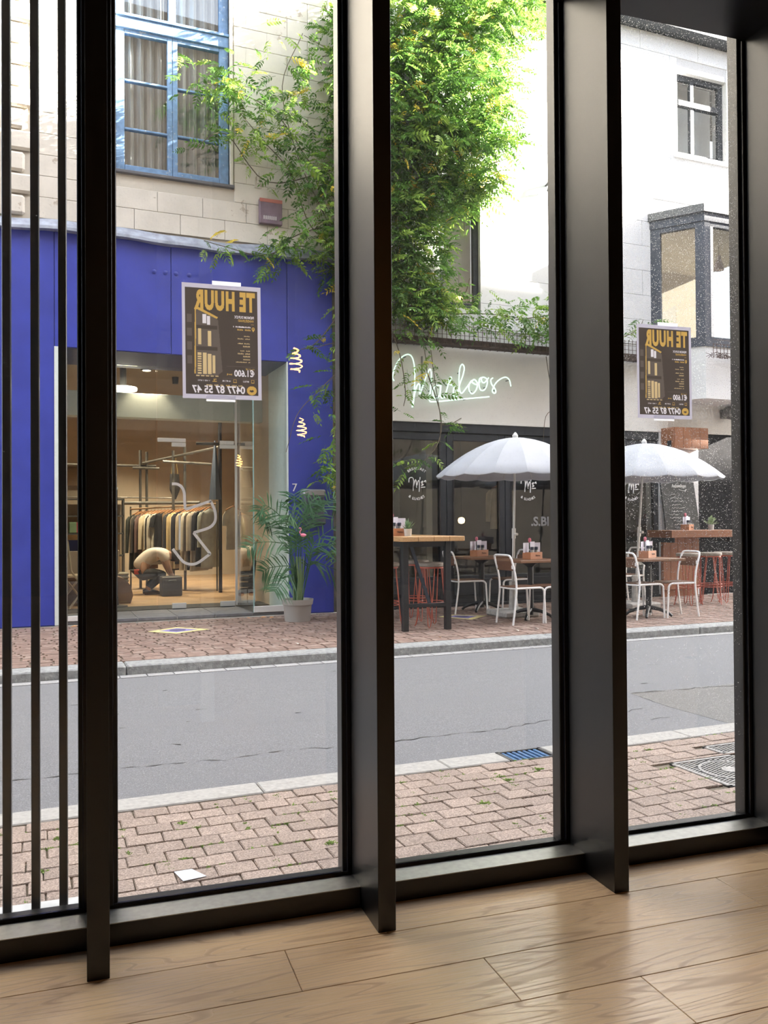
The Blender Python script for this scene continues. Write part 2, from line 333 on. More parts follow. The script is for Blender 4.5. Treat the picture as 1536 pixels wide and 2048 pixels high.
# two posters taped to the glass (print faces the street, seen mirrored from behind)
import numpy as np
PR = 232                                   # print rows run across this many cells
def poster_print():
    """draws the poster as cells of one ink each, mirrored as seen from behind; returns {ink: mesh} in unit size (x -.5..5, z -.5...5)"""
    W_, H_ = PR, 340; cv = np.zeros((H_, W_), np.uint8)
    X, Z = np.meshgrid((np.arange(W_)+.5)/W_-.5, (np.arange(H_)+.5)/H_-.5)
    def tri(a, b, c, ink):
        x0, x1 = min(a[0], b[0], c[0]), max(a[0], b[0], c[0]); z0, z1 = min(a[1], b[1], c[1]), max(a[1], b[1], c[1])
        i0, i1 = max(0, int((x0+.5)*W_)), min(W_, int((x1+.5)*W_)+2); j0, j1 = max(0, int((z0+.5)*H_)), min(H_, int((z1+.5)*H_)+2)
        if i1 <= i0 or j1 <= j0: return
        x = X[j0:j1, i0:i1]; z = Z[j0:j1, i0:i1]
        def e(p, q): return (q[0]-p[0])*(z-p[1])-(q[1]-p[1])*(x-p[0])
        s1, s2, s3 = e(a, b), e(b, c), e(c, a)
        m = ((s1 >= 0) & (s2 >= 0) & (s3 >= 0)) | ((s1 <= 0) & (s2 <= 0) & (s3 <= 0))
        cv[j0:j1, i0:i1][m] = ink
    def poly(p, ink):
        for i in range(1, len(p)-1): tri(p[0], p[i], p[i+1], ink)
    def rect(x0, x1, z0, z1, ink): poly([(x0, z0), (x1, z0), (x1, z1), (x0, z1)], ink)
    def T(s, x, z, h, wfit, ink, bold=0, sp=1):
        cu = textmb(s, 1, bold=bold, depth=0, spacing=sp); xs = [v[0] for v in cu.v]; lo, hi = min(xs), max(xs); k = wfit/(hi-lo)
        for f in cu.f:
            p = [(x-(cu.v[i][0]-lo)*k, z+cu.v[i][1]*h/.7) for i in f]
            poly(p, ink)
    def bars(x, z, h, words, ink):        # lines too small to read in the photograph
        for w_ in words:
            k_ = int(w_/.013)
            for q_ in range(k_): rect(x-.013*q_-.009, x-.013*q_, z, z+h*(1 if (q_*7+k_) % 3 else .75), ink)
            x -= w_+.014
    INK, GOLD, WHT, GRY, LIT = 1, 2, 3, 4, 5
    rect(-.463, .455, -.463, .463, INK)
    poly(((-.33, -.30), (-.325, .285), (-.07, .20), (-.055, -.30)), GRY); poly(((-.055, -.29), (-.075, .20), (-.05, .19), (.0, -.26)), GRY)
    for k in range(4): rect(-.44, -.38, -.20+.12*k, -.13+.12*k, GRY)
    for z in (.125, -.06): rect(-.325, -.06, z-.02, z+.012, INK)
    for q in ((-.30, -.265, -.03, .11), (-.18, -.14, -.04, .09), (-.31, -.265, -.285, -.10), (-.245, -.20, -.285, -.10), (-.185, -.14, -.285, -.11), (-.125, -.09, -.275, -.12)): rect(*q, LIT)
    for k in range(8): rect(-.31, -.265, -.27+.02*k, -.263+.02*k, INK)
    for k in range(5): rect(-.33+.06*k, -.29+.06*k, -.305, -.298, LIT)
    for q in ((-.245, -.20, .155, .235), (-.19, -.15, .145, .22)): rect(*q, WHT)
    T('TE', .425, .285, .155, .20, GOLD, .055, 1.16); T('HUUR', .165, .285, .155, .515, GOLD, .055, 1.16)
    T('PREMIUM DUPLEX', .41, .215, .022, .25, WHT, .02); T('HANDELSPAND', .405, .185, .020, .20, GOLD, .02)
    rect(.37, .41, .165, .168, GOLD); bars(.365, .135, .013, (.20, .014), WHT); bars(.365, .110, .013, (.085, .09), GOLD)
    poly([(.40+.020*cos(q*pi/6), .128+.015*sin(q*pi/6)) for q in range(-1, 8)]+[(.40, .100)], GOLD); rect(.393, .407, .124, .134, INK)
    for zz, ss in ((.055, ((.09,), (.07, .09))), (-.01, ((.08, .07), (.10,))), (-.075, ((.06, .06), (.07, .09), (.10,))), (-.15, ((.10,), (.03, .15)))):
        for q, s_ in enumerate(ss): bars(.355, zz-.024*q, .010, s_, LIT)
    for q in ((.05, .42, -.212, -.210), (.0, .45, -.318, -.316)): rect(*q, GRY)
    T('HUURPRIJS', .405, -.236, .014, .11, GOLD, .01); T('MAAND', .12, -.288, .014, .07, GOLD, .01); T('\u20ac1.600', .41, -.295, .055, .26, WHT, .03)
    for q in ((.365, .405, -.352, -.348), (.365, .405, -.327, -.323), (.365, .370, -.352, -.323), (.400, .405, -.352, -.323), (.135, .18, -.352, -.348), (.138, .143, -.348, -.325), (.172, .177, -.348, -.325), (.138, .177, -.327, -.323), (-.11, -.10, -.34, -.325), (-.09, -.08, -.335, -.32), (-.13, -.075, -.35, -.345)): rect(*q, GOLD)
    T('RETAIL', .335, -.348, .016, .08, WHT, .01); T('KANTOOR', .105, -.348, .016, .11, WHT, .01); T('VERGADERING', -.16, -.348, .014, .15, WHT, .01)
    bars(.25, -.385, .010, (.06, .07), LIT); bars(.09, -.385, .010, (.06,), GOLD); bars(.01, -.385, .010, (.05, .06, .08), LIT)
    T('0477 87 55 47', .285, -.447, .062, .67, WHT, .03)
    poly([(.372+.064*cos(q*pi/10), -.418+.040*sin(q*pi/10)) for q in range(20)], GOLD)
    a = [(.372+.034*cos(q*.25-2.6), -.408+.024*sin(q*.25-2.6)) for q in range(9)]+[(.372+.020*cos(-.6-q*.25), -.404+.012*sin(-.6-q*.25)) for q in range(9)]
    poly(a, INK)
    for p in (((-.345, .285), (-.325, .305), (-.05, .215), (-.065, .20)), ((-.34, .29), (-.325, .29), (-.335, -.285), (-.352, -.285))): poly(p, GOLD)
    out = {}
    for ink in range(6):
        V, F = [], []; open_ = {}
        for j in range(H_+1):
            runs = set()
            if j < H_:
                r_ = (cv[j] == ink).astype(np.int8); d = np.diff(np.concatenate(([0], r_, [0])))
                runs = set(zip(np.where(d == 1)[0].tolist(), np.where(d == -1)[0].tolist()))
            for k in [k for k in open_ if k not in runs]:
                j0 = open_.pop(k); n = len(V)
                V += [(k[0]/W_-.5, 0, j0/H_-.5), (k[1]/W_-.5, 0, j0/H_-.5), (k[1]/W_-.5, 0, j/H_-.5), (k[0]/W_-.5, 0, j/H_-.5)]; F.append((n, n+1, n+2, n+3))
            for k in runs: open_.setdefault(k, j)
        out[ink] = (V, F)
    return out
PINK = [('white_border', M('poster_paper', (.50, .48, .58), rough=.8, trl=.85)), ('dark_print', M('poster_black_ink', (.088, .073, .065), rough=.6, trl=.75)), ('gold_print', M('poster_gold_ink', (.52, .335, .10), rough=.6, trl=.85)),
        ('white_print', M('poster_white_ink', (.68, .65, .70), rough=.6, trl=.85)), ('house_print', M('poster_grey_ink', (.14, .118, .105), rough=.6, trl=.75)), ('lit_window_print', M('poster_window_ink', (.56, .43, .24), rough=.6, trl=.85))]
PME = []
for ink, (V, F) in poster_print().items():
    me = bpy.data.meshes.new(PINK[ink][0]); me.from_pydata(V, [], F); me.materials.append(PINK[ink][1]); me.update(); PME.append(me)
def poster(x, z, wd, hg, label, tilt):
    p = thing('poster', label, 'poster', loc=(x, GY-.0065, z))
    rx = Matrix.Rotation(tilt, 3, 'Y')
    for (nm_, m_), me in zip(PINK, PME): put(nm_, me, p, rot=rx, scale=(wd, 1, hg), kind='stuff' if nm_ != 'white_border' else None)
    tape = M('clear_white_tape', (.92, .93, .98), rough=.3, trl=.9)
    for zz in (1, -1):
        MB().add([(-.045+.012*zz, -.002, zz*hg/2-.009), (.055+.012*zz, -.002, zz*hg/2-.009), (.055+.012*zz, -.002, zz*hg/2+.012), (-.045+.012*zz, -.002, zz*hg/2+.012)], [(0, 1, 2, 3)]).build('tape', tape, p, rot=rx)
poster(.408, 1.968, .272, .398, 'larger black and gold rental poster taped in front of the blue shop', R(-.4))
poster(2.232, 1.954, .268, .388, 'smaller black and gold rental poster taped on the dusty right window', R(-.3))
# pendant lamps hanging behind the camera, seen mirrored in the glass
m_fil = M('glowing_filament', (1, .5, .15), emit=(1, .42, .10), es=60)
m_bulb = glassmat('bulb_glass', tint=(1, .93, .8), refl=.03)
m_brass = M('black_lamp_holder', (.03, .03, .03), rough=.4)
def pendant(x, y, z, k, label):
    t = thing('pendant_bulb', label, 'lamp', loc=(x, y, z), group='filament pendant bulbs over the room')
    pts = []
    for i in range(73):
        q = i/72; r = (.028+.032*sin(pi*min(1, q*1.15)**.8))*k*(1-.35*q); a = q*2*pi*4.5
        pts.append((r*cos(a), r*sin(a), (-.10+.20*q)*k))
    MB().tube(pts, .0045*k, 6).build('filament', m_fil, t, smooth=True)
    MB().lathe([(.004*k, -.15*k), (.05*k, -.13*k), (.072*k, -.07*k), (.07*k, 0), (.045*k, .09*k), (.022*k, .14*k)], 20).build('bulb', m_bulb, t, smooth=True)
    MB().lathe([(.024*k, .13*k), (.026*k, .2*k), (.006, .22*k)], 14).build('socket', m_brass, t, smooth=True)
    MB().tube([(0, 0, .21*k), (0, 0, 3.7-z)], .004, 6).build('cord', m_brass, t)
pendant(1.573, -1.03, 2.702, 1.0, 'large amber filament bulb glowing in the reflection below the vine, topmost of three')
pendant(2.010, -2.73, 2.329, 1.0, 'amber filament bulb reflected on the blue wall, the middle one of three')
pendant(2.276, -8.63, 2.393, 1.0, 'smallest amber filament bulb, reflected over the shop door glass')
# white column and grey panel beside the camera, mirrored faintly in the second window bay
MB().box(.647, .735, .06, .15, 0, 3.7, b=.004).build('white_column', M('white_gloss_paint', (.85, .85, .83), rough=.4), label='narrow white column reflected as a pale strip over the shop door', cat='column')
MB().box(.37, .645, .10, .13, .12, 3.2, b=.004).build('grey_partition', M('pale_grey_panel', (.42, .42, .41), rough=.5), label='pale grey partition beside the white column, reflected faintly', cat='partition')
FR[0] = STREET
# ------------------------------------------------------------------ street: road, pavements, kerbs
GZ = .035                     # far pavement level
FY = 11.6                     # facade plane across the street
m_asph = M('asphalt', (.185, .188, .20), rough=.85, var=.30, vs=150, bump=.6, bs=260, pos=True, patch=((.30, .30, .31), 110, .59))
m_asph2 = M('asphalt_repair', (.17, .165, .16), rough=.7, var=.35, vs=190, bump=.8, bs=330, pos=True, patch=((.5, .5, .48), 130, .60))
m_crack = M('tar_crack', (.06, .06, .06), rough=.9)
m_paver = M('red_grey_concrete_paver', (.375, .29, .24), rough=.9, var=.45, vs=120, bump=.6, bs=200, rnd=.13, pos=True, patch=((.25, .19, .165), 110, .57))
m_joint = M('joint_sand', (.20, .165, .12), rough=1, var=.3, vs=60, pos=True)
m_kerb = M('pale_concrete_kerb', (.40, .385, .36), rough=.85, var=.15, vs=40, bump=.2, bs=200, pos=True)
m_bluestone = M('bluestone_kerb', (.30, .31, .31), rough=.7, var=.3, vs=22, bump=.5, bs=60, pos=True, patch=((.42, .42, .41), 30, .60))
road = MB()
road.add([(-14, 4.39, -.04), (40, 4.39, -.04), (40, 8.13, -.055), (-14, 8.13, -.055), (-14, 4.39, -.4), (40, 4.39, -.4), (40, 8.13, -.4), (-14, 8.13, -.4)],
         [(0, 1, 2, 3), (4, 7, 6, 5), (0, 4, 5, 1), (3, 2, 6, 7), (0, 3, 7, 4), (1, 5, 6, 2)])
road = road.build('road', m_asph, label='grey worn asphalt road running past the window', cat='road', kind='structure')
def strip(pts, w, z=.003, seed=1):
    rnd = random.Random(seed); mb = MB(); P = []
    for (a, b) in zip(pts[:-1], pts[1:]):
        n = max(2, int((Vector(b)-Vector(a)).length/.06))
        for i in range(n): P.append(Vector(a).lerp(Vector(b), i/n)+Vector((0, rnd.uniform(-.024, .024))))
    L_ = []
    for i, p in enumerate(P):
        q = w*max(0, rnd.uniform(-.12, 1.3)); zz = -.04-.015*(p.y-4.39)/3.74+z
        L_ += [(p.x, p.y-q, zz), (p.x, p.y+q, zz)]
    mb.add(L_, [(2*i, 2*i+2, 2*i+3, 2*i+1) for i in range(len(P)-1)])
    return mb
strip([(-1.2, 5.06), (-.02, 5.02), (.7, 5.02), (1.03, 4.95), (1.4, 5.0), (1.9, 4.93), (2.9, 4.95), (3.6, 5.08)], .006, seed=2).build('long_crack', m_crack, road)
strip([(4.4, 5.56), (5.4, 5.46), (6.4, 5.5)], .012, seed=3).build('repair_seam', m_crack, road)
strip([(4.4, 5.56), (4.33, 5.07), (4.34, 4.42)], .010, seed=4).build('repair_seam', m_crack, road)
strip([(3.7, 4.98), (3.95, 5.0), (4.1, 5.09), (4.33, 5.05)], .006, seed=5).build('branching_crack', m_crack, road)
strip([(3.9, 4.72), (4.05, 4.78), (4.15, 4.75)], .005, seed=6).build('branching_crack', m_crack, road)
MB().add([(4.40, 5.55, -.0435), (4.335, 5.06, -.0415), (4.345, 4.40, -.039), (9, 4.40, -.039), (9, 5.55, -.0435), (6.4, 5.49, -.043)], [(0, 1, 2, 3, 4, 5)]).build('asphalt_repair', m_asph2, road)
for k in range(22):
    x = random.uniform(-.2, 6); y = random.uniform(5.4, 7.9); strip([(x, y), (x+random.uniform(.06, .2), y+random.uniform(-.02, .02))], .008, seed=20+k).build('short_crack', m_crack, road)
# near pavement: one slab bed, each paver an object
near = MB().box(-14, 40, 2.2, 4.21, -.3, -.032).build('near_pavement', m_joint, label='near pavement of reddish rectangular concrete pavers with mossy joints', cat='pavement', kind='structure')
def paver_mesh(l, w, sd):
    rnd = random.Random(sd); mb = MB().box(0, l, 0, w, -.05, 0, b=.004)
    mb.v = [(x+rnd.uniform(-.002, .002), y+rnd.uniform(-.002, .002), z+rnd.uniform(-.001, .0015)) for x, y, z in mb.v]
    return mb.mesh('paver', m_paver)
PLn, PWn = .1555, .1145
pm = [paver_mesh(PLn-.0050, PWn-.0040, s) for s in range(6)]
cnt = 0; rest = MB()
cover = [(3.27, 3.74, 3.345, 3.82), (3.69, 4.25, 3.73, 4.02)]   # manhole rectangles x0,x1,y0,y1
for r in range(11):
    y = 4.198-PWn*(r+1)
    for c in range(-30, 60):
        x = .431+PLn*c+(PLn*.5 if r % 2 else 0)+(.012*sin(r*2.3))
        if any(x+PLn > a and x < b and y+PWn > p and y < q for a, b, p, q in cover):
            for a, b, p, q in cover:
                if x+PLn > a and x < b and y+PWn > p and y < q:
                    y0_, y1_ = y, y+PWn-.004
                    if y0_ < p-.02: rest.box(x, x+PLn-.005, y0_, p-.004, -.06, -.021)
                    elif y1_ > q+.02: rest.box(x, x+PLn-.005, q+.004, y1_, -.06, -.021)
                    elif x < a-.02: rest.box(x, a-.004, y0_, y1_, -.06, -.021)
                    elif x+PLn > b+.02: rest.box(b+.004, x+PLn-.005, y0_, y1_, -.06, -.021)
                    break
            continue
        t_ = (x/1.95, )
        vis = -.55 < x < 4.5 and y > 3.02
        if vis and cnt < 300 and (x < 3.9 or y > 3.5):
            put('paver', random.choice(pm), near, loc=(x, y, -.02+random.uniform(-.003, .003)), rot=R(random.uniform(-.7, .7))); cnt += 1
        elif -8 < x < 8: rest.box(x, x+PLn-.0075, y, y+PWn-.006, -.06, -.021)
rest.build('paver_rest', m_paver, near, kind='stuff')
# weeds in the joints
m_moss = M('joint_weed', (.26, .38, .10), rough=.8, var=.4, vs=60, trl=.3)
wd = MB(); rnd = random.Random(5)
def tuft(x, y, k, n):
    for _ in range(n):
        a = rnd.uniform(0, 2*pi); l = k*rnd.uniform(.4, 1.2); px = x+rnd.gauss(0, k*.5); py = y+rnd.gauss(0, k*.35); w_ = .0035
        h = l*rnd.uniform(.2, .8)
        wd.add([(px-w_*sin(a), py+w_*cos(a), -.03), (px+w_*sin(a), py-w_*cos(a), -.03), (px+l*.5*cos(a)+w_*sin(a), py+l*.5*sin(a), -.02+h*.6), (px+l*cos(a), py+l*sin(a), -.02+h*.5)], [(0, 1, 2), (0, 2, 3)])
for r in range(10):
    y = 4.198-PWn*r
    for c in range(-4, 28):
        x = .431+PLn*c+(PLn*.5 if (r-1) % 2 else 0)+(.012*sin((r-1)*2.3))-.004
        if any(a-.1 < x < b and p < y < q+.1 for a, b, p, q in cover): continue
        if rnd.random() < .24:
            n = rnd.choice((4, 5, 7, 12))
            for q in range(3): tuft(x+rnd.gauss(0, .004), y-PWn*rnd.random(), .010, n)
        if rnd.random() < .14:
            for q in range(4): tuft(x+PLn*rnd.random(), y, .010, rnd.choice((4, 8, 14)))
for x, y, n in ((.62, 3.93, 36), (1.16, 3.44, 30), (2.0, 3.62, 40), (2.55, 4.0, 40), (2.3, 3.9, 36), (.10, 3.95, 40), (.24, 4.19, 30), (-.15, 4.1, 50), (.02, 3.6, 50), (3.2, 3.1, 30)): tuft(x, y, .018, n)
wd.build('joint_weeds', m_moss, label='tiny green weeds and moss growing between the near pavers', cat='weeds', kind='stuff')
# near kerb
def kerb(name, label, y0, y1, z0, z1, xs, mat, b):
    t = thing(name, label, 'kerb', loc=(0, y0, z0), kind='structure')
    for a, c in zip(xs[:-1], xs[1:]):
        MB().box(a+.003, c-.003, 0, y1-y0, 0, z1-z0, b=b).build('kerb_stone', mat, t)
kerb('near_kerb', 'flat pale concrete kerb strip edging the near pavement', 4.21, 4.39, -.3, -.018, [-8, -6, -4, -3, -2, -1, .02, 1.07, 2.12, 2.50], m_kerb, .006)
kerb('near_kerb', 'flat pale concrete kerb strip right of the blue street drain', 4.21, 4.39, -.3, -.018, [2.80, 3.8, 4.8, 5.8, 7, 9, 12], m_kerb, .006)
# cast street drain in the kerb line
t = thing('street_drain', 'small blue-grey cast iron street drain set in the near kerb', 'drain', loc=(2.65, 4.29, -.02))
m_iron = M('blue_painted_iron', (.10, .22, .42), rough=.35, metal=.4, var=.4, vs=30)
m_ironk = M('dark_cast_iron', (.09, .09, .09), rough=.5, metal=.5, var=.3, vs=30)
MB().box(-.15, .15, -.10, .10, -.06, -.022).build('sump', M('drain_dark', (.01, .01, .01)), t)
fr = MB(); fr.box(-.15, .15, -.10, -.085, -.03, 0); fr.box(-.15, .15, .085, .10, -.03, 0); fr.box(-.15, -.13, -.10, .10, -.03, 0); fr.box(.13, .15, -.10, .10, -.03, 0); fr.build('frame', m_ironk, t)
for k in range(7): MB().box(-.12+.036*k, -.102+.036*k, -.085, .085, -.018, -.003, b=.002).build('grate_bar', m_iron, t, rot=R(0))
# manhole covers
m_mh = M('worn_manhole_iron', (.33, .32, .31), rough=.45, metal=.3, var=.3, vs=60, pos=True)
def manhole(x0, x1, y0, y1, label, ring):
    t = thing('manhole_cover', label, 'manhole', loc=((x0+x1)/2, (y0+y1)/2, -.02)); a = (x1-x0)/2; b = (y1-y0)/2
    MB().box(-a, a, -b, b, -.04, -.006).build('recess', m_ironk, t)
    f = MB()
    for q in ((-a, a, -b, -b+.022), (-a, a, b-.022, b), (-a, -a+.022, -b, b), (a-.022, a, -b, b)): f.box(q[0], q[1], q[2], q[3], -.03, .001, b=.002)
    f.build('frame', m_mh, t)
    st_ = MB()
    nx = int(2*a/.026); ny = int(2*b/.020)
    for i in range(nx):
        for j in range(ny):
            cx = -a+.03+i*.026; cy = -b+.03+j*.020+(.010 if i % 2 else 0)
            if cx > a-.03 or cy > b-.03: continue
            d = sqrt((cx/a)**2+(cy/b)**2)
            if ring and (.70 < d < .78 or d < .22): continue
            st_.box(cx-.009, cx+.009, cy-.006, cy+.006, -.008, -.001)
    st_.build('raised_studs', m_mh, t, kind='stuff')
    if ring: MB().lathe([(.17, -.006), (.17, 0), (.155, 0), (.155, -.006)], 40, cap=False).build('raised_ring', m_mh, t); MB().lathe([(.05, -.006), (.05, .001)], 24).build('centre_boss', m_mh, t)
manhole(3.28, 3.73, 3.355, 3.81, 'square iron manhole cover with round studded lid in near pavement', True)
manhole(3.70, 4.24, 3.835, 4.01, 'second iron manhole cover, between the round-lidded one and the kerb', False)
# litter
pp = MB().add([(.50, 3.38, -.012), (.565, 3.365, -.006), (.61, 3.30, -.016), (.52, 3.285, -.014), (.50, 3.38, -.0145), (.565, 3.365, -.0085), (.61, 3.30, -.0185), (.52, 3.285, -.0165)], [(0, 1, 2, 3), (7, 6, 5, 4), (0, 4, 5, 1), (1, 5, 6, 2), (2, 6, 7, 3), (3, 7, 4, 0)])
pp.build('paper_scrap', M('white_paper', (.8, .82, .88), rough=.7), label='small torn white paper scrap lying on the near pavers', cat='litter')
# ------------------------------------------------------------------ far pavement
kerb('far_kerb', 'weathered bluestone kerb along the far pavement', 8.12, 8.40, -.3, GZ, [-14, -8, -4, -1.6, .78, 3.03, 5.42, 7.48, 9.52, 11.6, 14, 20, 40], m_bluestone, .012)
far = MB().box(-14, 40, 8.40, FY, -.3, GZ-.012).build('far_pavement', m_joint, label='far pavement of small brown-red bricks in front of shop and cafe', cat='pavement', kind='structure')
m_brick = M('brown_red_paving_brick', (.235, .16, .13), rough=.9, var=.3, vs=18, isl=.16, pos=True, patch=((.32, .24, .20), 6, .56))
bk = MB(); rnd = random.Random(3)
BL, BW = .205, .1035
for r in range(31):
    y = 8.405+BW*r; ro = rnd.uniform(0, BL)
    for c in range(-12, 66):
        x = BL*c+ro-.1; z = GZ+rnd.uniform(-.002, .002)
        a0, a1, b0, b1 = x, x+BL-.016, y, min(y+BW-.005, FY)
        bk.add([(a0, b0, z-.012), (a1, b0, z-.012), (a1, b1, z-.012), (a0, b1, z-.012), (a0+.003, b0+.003, z), (a1-.003, b0+.003, z), (a1-.003, b1-.003, z), (a0+.003, b1-.003, z)],
               [(4, 5, 6, 7), (0, 1, 5, 4), (1, 2, 6, 5), (2, 3, 7, 6), (3, 0, 4, 7)])
me = bpy.data.meshes.new('paving_bricks'); me.from_pydata(bk.v, [], bk.f); me.materials.append(m_brick); me.update()
put('paving_bricks', me, far, kind='stuff')
gut = MB()
for c in range(-14, 52):
    gut.box(c*.24, c*.24+.228, 7.98, 8.115, -.08, -.0495)
gut.build('gutter_blocks', M('gutter_block', (.34, .34, .34), rough=.8, var=.2, vs=60, isl=.08, pos=True), road, kind='stuff')
# floor stickers
def sticker(pts, label):
    cx = sum(p[0] for p in pts)/4; cy = sum(p[1] for p in pts)/4
    t = thing('floor_sticker', label, 'sticker', loc=(cx, cy, GZ+.003), group='pavement floor stickers')
    def q(k, z, mat, nm): MB().prism([((p[0]-cx)*k, (p[1]-cy)*k) for p in pts], 'z', z, z+.0015).build(nm, mat, t)
    q(1, 0, M('sticker_yellow', (.75, .66, .30), rough=.6, var=.2, vs=20), 'yellow_border'); q(.62, .0015, M('sticker_violet', (.26, .23, .50), rough=.6, var=.2, vs=14), 'violet_field')
    MB().prism([(.10*cos(i*pi/8), .09*sin(i*pi/8)) for i in range(16)], 'z', .003, .0045).build('dark_symbol', M('sticker_dark', (.10, .09, .2), rough=.6, var=.3, vs=30), t)
sticker([(1.255, 10.537), (1.54, 10.201), (1.987, 10.453), (1.642, 10.834)], 'yellow and violet diamond sticker on bricks before the shop door')
sticker([(5.08, 10.44), (5.34, 9.96), (5.74, 10.30), (5.36, 10.62)], 'faded yellow and violet floor sticker under the terrace chairs')
# fallen leaves and scraps along the wall foot and kerb
lf = [(.47, 11.45, 1), (.62, 11.5, 1), (.35, 11.48, 1), (2.9, 11.42, 1), (3.0, 11.35, 1), (2.7, 11.45, 1), (4.0, 11.3, 0), (4.2, 11.1, 0), (3.3, 9.0, 2), (3.9, 9.2, 2), (2.6, 8.8, 2), (5.3, 8.75, 2), (5.6, 8.8, 2), (4.2, 8.6, 0)]
nm = ['dry brown fallen leaf below the vine trunk', 'dry orange fallen leaf at the foot of the blue shopfront', 'pale scrap of litter on the brown bricks']
cl = [(.20, .10, .05), (.62, .30, .12), (.75, .70, .60)]
cn = [0, 0, 0]; ow_ = ('first', 'second', 'third', 'fourth', 'fifth', 'sixth')
for (x, y, k) in sorted(lf):
    cn[k] += 1
    a = random.uniform(0, pi); r = .045
    MB().add([(-r, 0, .001), (0, -r*.4, .004), (r, 0, .006), (0, r*.45, .014), (-r, 0, .003), (0, -r*.4, .006), (r, 0, .008), (0, r*.45, .016)], [(0, 1, 2, 3), (7, 6, 5, 4), (0, 4, 5, 1), (1, 5, 6, 2), (2, 6, 7, 3), (3, 7, 4, 0)]).build(['fallen_leaf', 'fallen_leaf', 'litter_scrap'][k], M('leaf_litter_%d' % k, cl[k], rough=.9), loc=(x, y, GZ+.002), rot=a, label=nm[k]+', '+ow_[cn[k]-1]+' from the left', cat=['leaf', 'leaf', 'litter'][k], group=['brown leaves by the trunk', 'orange leaves by the shop', 'litter on the far pavement'][k])
# ------------------------------------------------------------------ townhouse with the blue shopfront (left, across the street)
m_cream = M('cream_flaking_paint', (.66, .62, .55), rough=.8, var=.08, vs=3, bump=.15, bs=30, pos=True, patch=((.45, .39, .32), 3.6, .635))
m_creamj = M('cream_joint', (.56, .52, .45), rough=.9, pos=True)
m_blue = M('ultramarine_paint', (.040, .060, .40), rough=.45, var=.14, vs=2.5, bump=.05, bs=12, pos=True)
m_blued = M('ultramarine_paint_edge', (.033, .05, .33), rough=.5, pos=True)
m_lead = M('lead_flashing', (.30, .33, .40), rough=.5, var=.3, vs=9, bump=.3, bs=20, pos=True)
m_sash = M('flaking_blue_window_paint', (.17, .30, .50), rough=.6, var=.2, vs=14, bump=.25, bs=40, pos=True, patch=((.42, .50, .58), 16, .62))
g_win = glassmat('old_window_glass', tint=(.95, .97, .97), refl=.09)
g_shop = glassmat('shop_glass', tint=(.96, .985, .975), refl=.04)
th = thing('townhouse', 'cream townhouse with flaking painted stone above a blue shopfront', 'building', loc=(0, FY, GZ))
def LB(*a, b=0):   # box in world coordinates, stored relative to the townhouse base
    return MB().box(a[0], a[1], a[2]-FY, a[3]-FY, a[4]-GZ, a[5]-GZ, b=b)
W0, W1, WZ0, WZ1 = 1.0, 2.505, 5.99, 9.3
wl = MB()
for q in ((-.45, W0, 5.1, 13), (W1, 4.45, 5.1, 13), (W0, W1, 5.1, WZ0), (W0, W1, WZ1, 13)): wl.box(q[0], q[1], .025, .45, q[2]-GZ, q[3]-GZ)
wl.build('wall', m_creamj, th)
# painted stone blocks, each its own piece
bl, bh = .60, .272
def blockmesh(l, h, n='stone_block', m=None, d=.03, b=.004): return MB().box(.0022, l-.0022, -.002, d, .0022, h-.0022, b=b).mesh(n, m or m_cream)
bfull = {}
def courses(parent, x0, x1, z0, z1, holes, l, h, cache, name, mat, off=0, yb=0, d=.03, b=.004):
    r = 0; z = z0
    while z < z1-.02:
        hh = min(h, z1-z); x = x0-(l/2 if r % 2 else 0)-off
        while x < x1:
            a, bb = max(x, x0), min(x+l, x1); segs = [(a, bb)]
            for (hx0, hx1, hz0, hz1) in holes:
                if z+hh > hz0+.02 and z < hz1-.02:
                    ns = []
                    for (p, q) in segs:
                        if p < hx0: ns.append((p, min(q, hx0)))
                        if q > hx1: ns.append((max(p, hx1), q))
                    segs = [s_ for s_ in ns]
            for (p, q) in segs:
                if q-p < .04: continue
                k = (round(q-p, 2), round(hh, 2), name)
                if k not in cache: cache[k] = blockmesh(q-p, hh, name, mat, d, b)
                put(name, cache[k], parent, loc=(p, yb, z-GZ))
            x += l
        z += h; r += 1
courses(th, .03, 4.4, 5.22, 9.7, [(W0-.06, W1+.06, WZ0-.05, WZ1+.05)], bl, bh, bfull, 'stone_block', m_cream)
# quoins at the left corner
for i in range(17):
    l = .33 if i % 2 else .24
    k = ('q', l)
    if k not in bfull: bfull[k] = MB().box(-.34, -.34+l, -.035, .03, .012, .26, b=.03).mesh('quoin', m_cream)
    put('quoin', bfull[k], th, loc=(0, 0, 5.22-GZ+i*.272))
LB(-.45, -.36, FY-.0, FY+.03, 5.22, 9.7).build('plain_wall_panel', m_cream, th)
MB().box(-14, -.46, FY-.04, FY+.4, GZ, 12.5).build('neighbour_house', M('warm_grey_render', (.56, .53, .47), rough=.9, var=.08, vs=2, pos=True), label='plain warm grey rendered house left of the townhouse, out of view', cat='building')
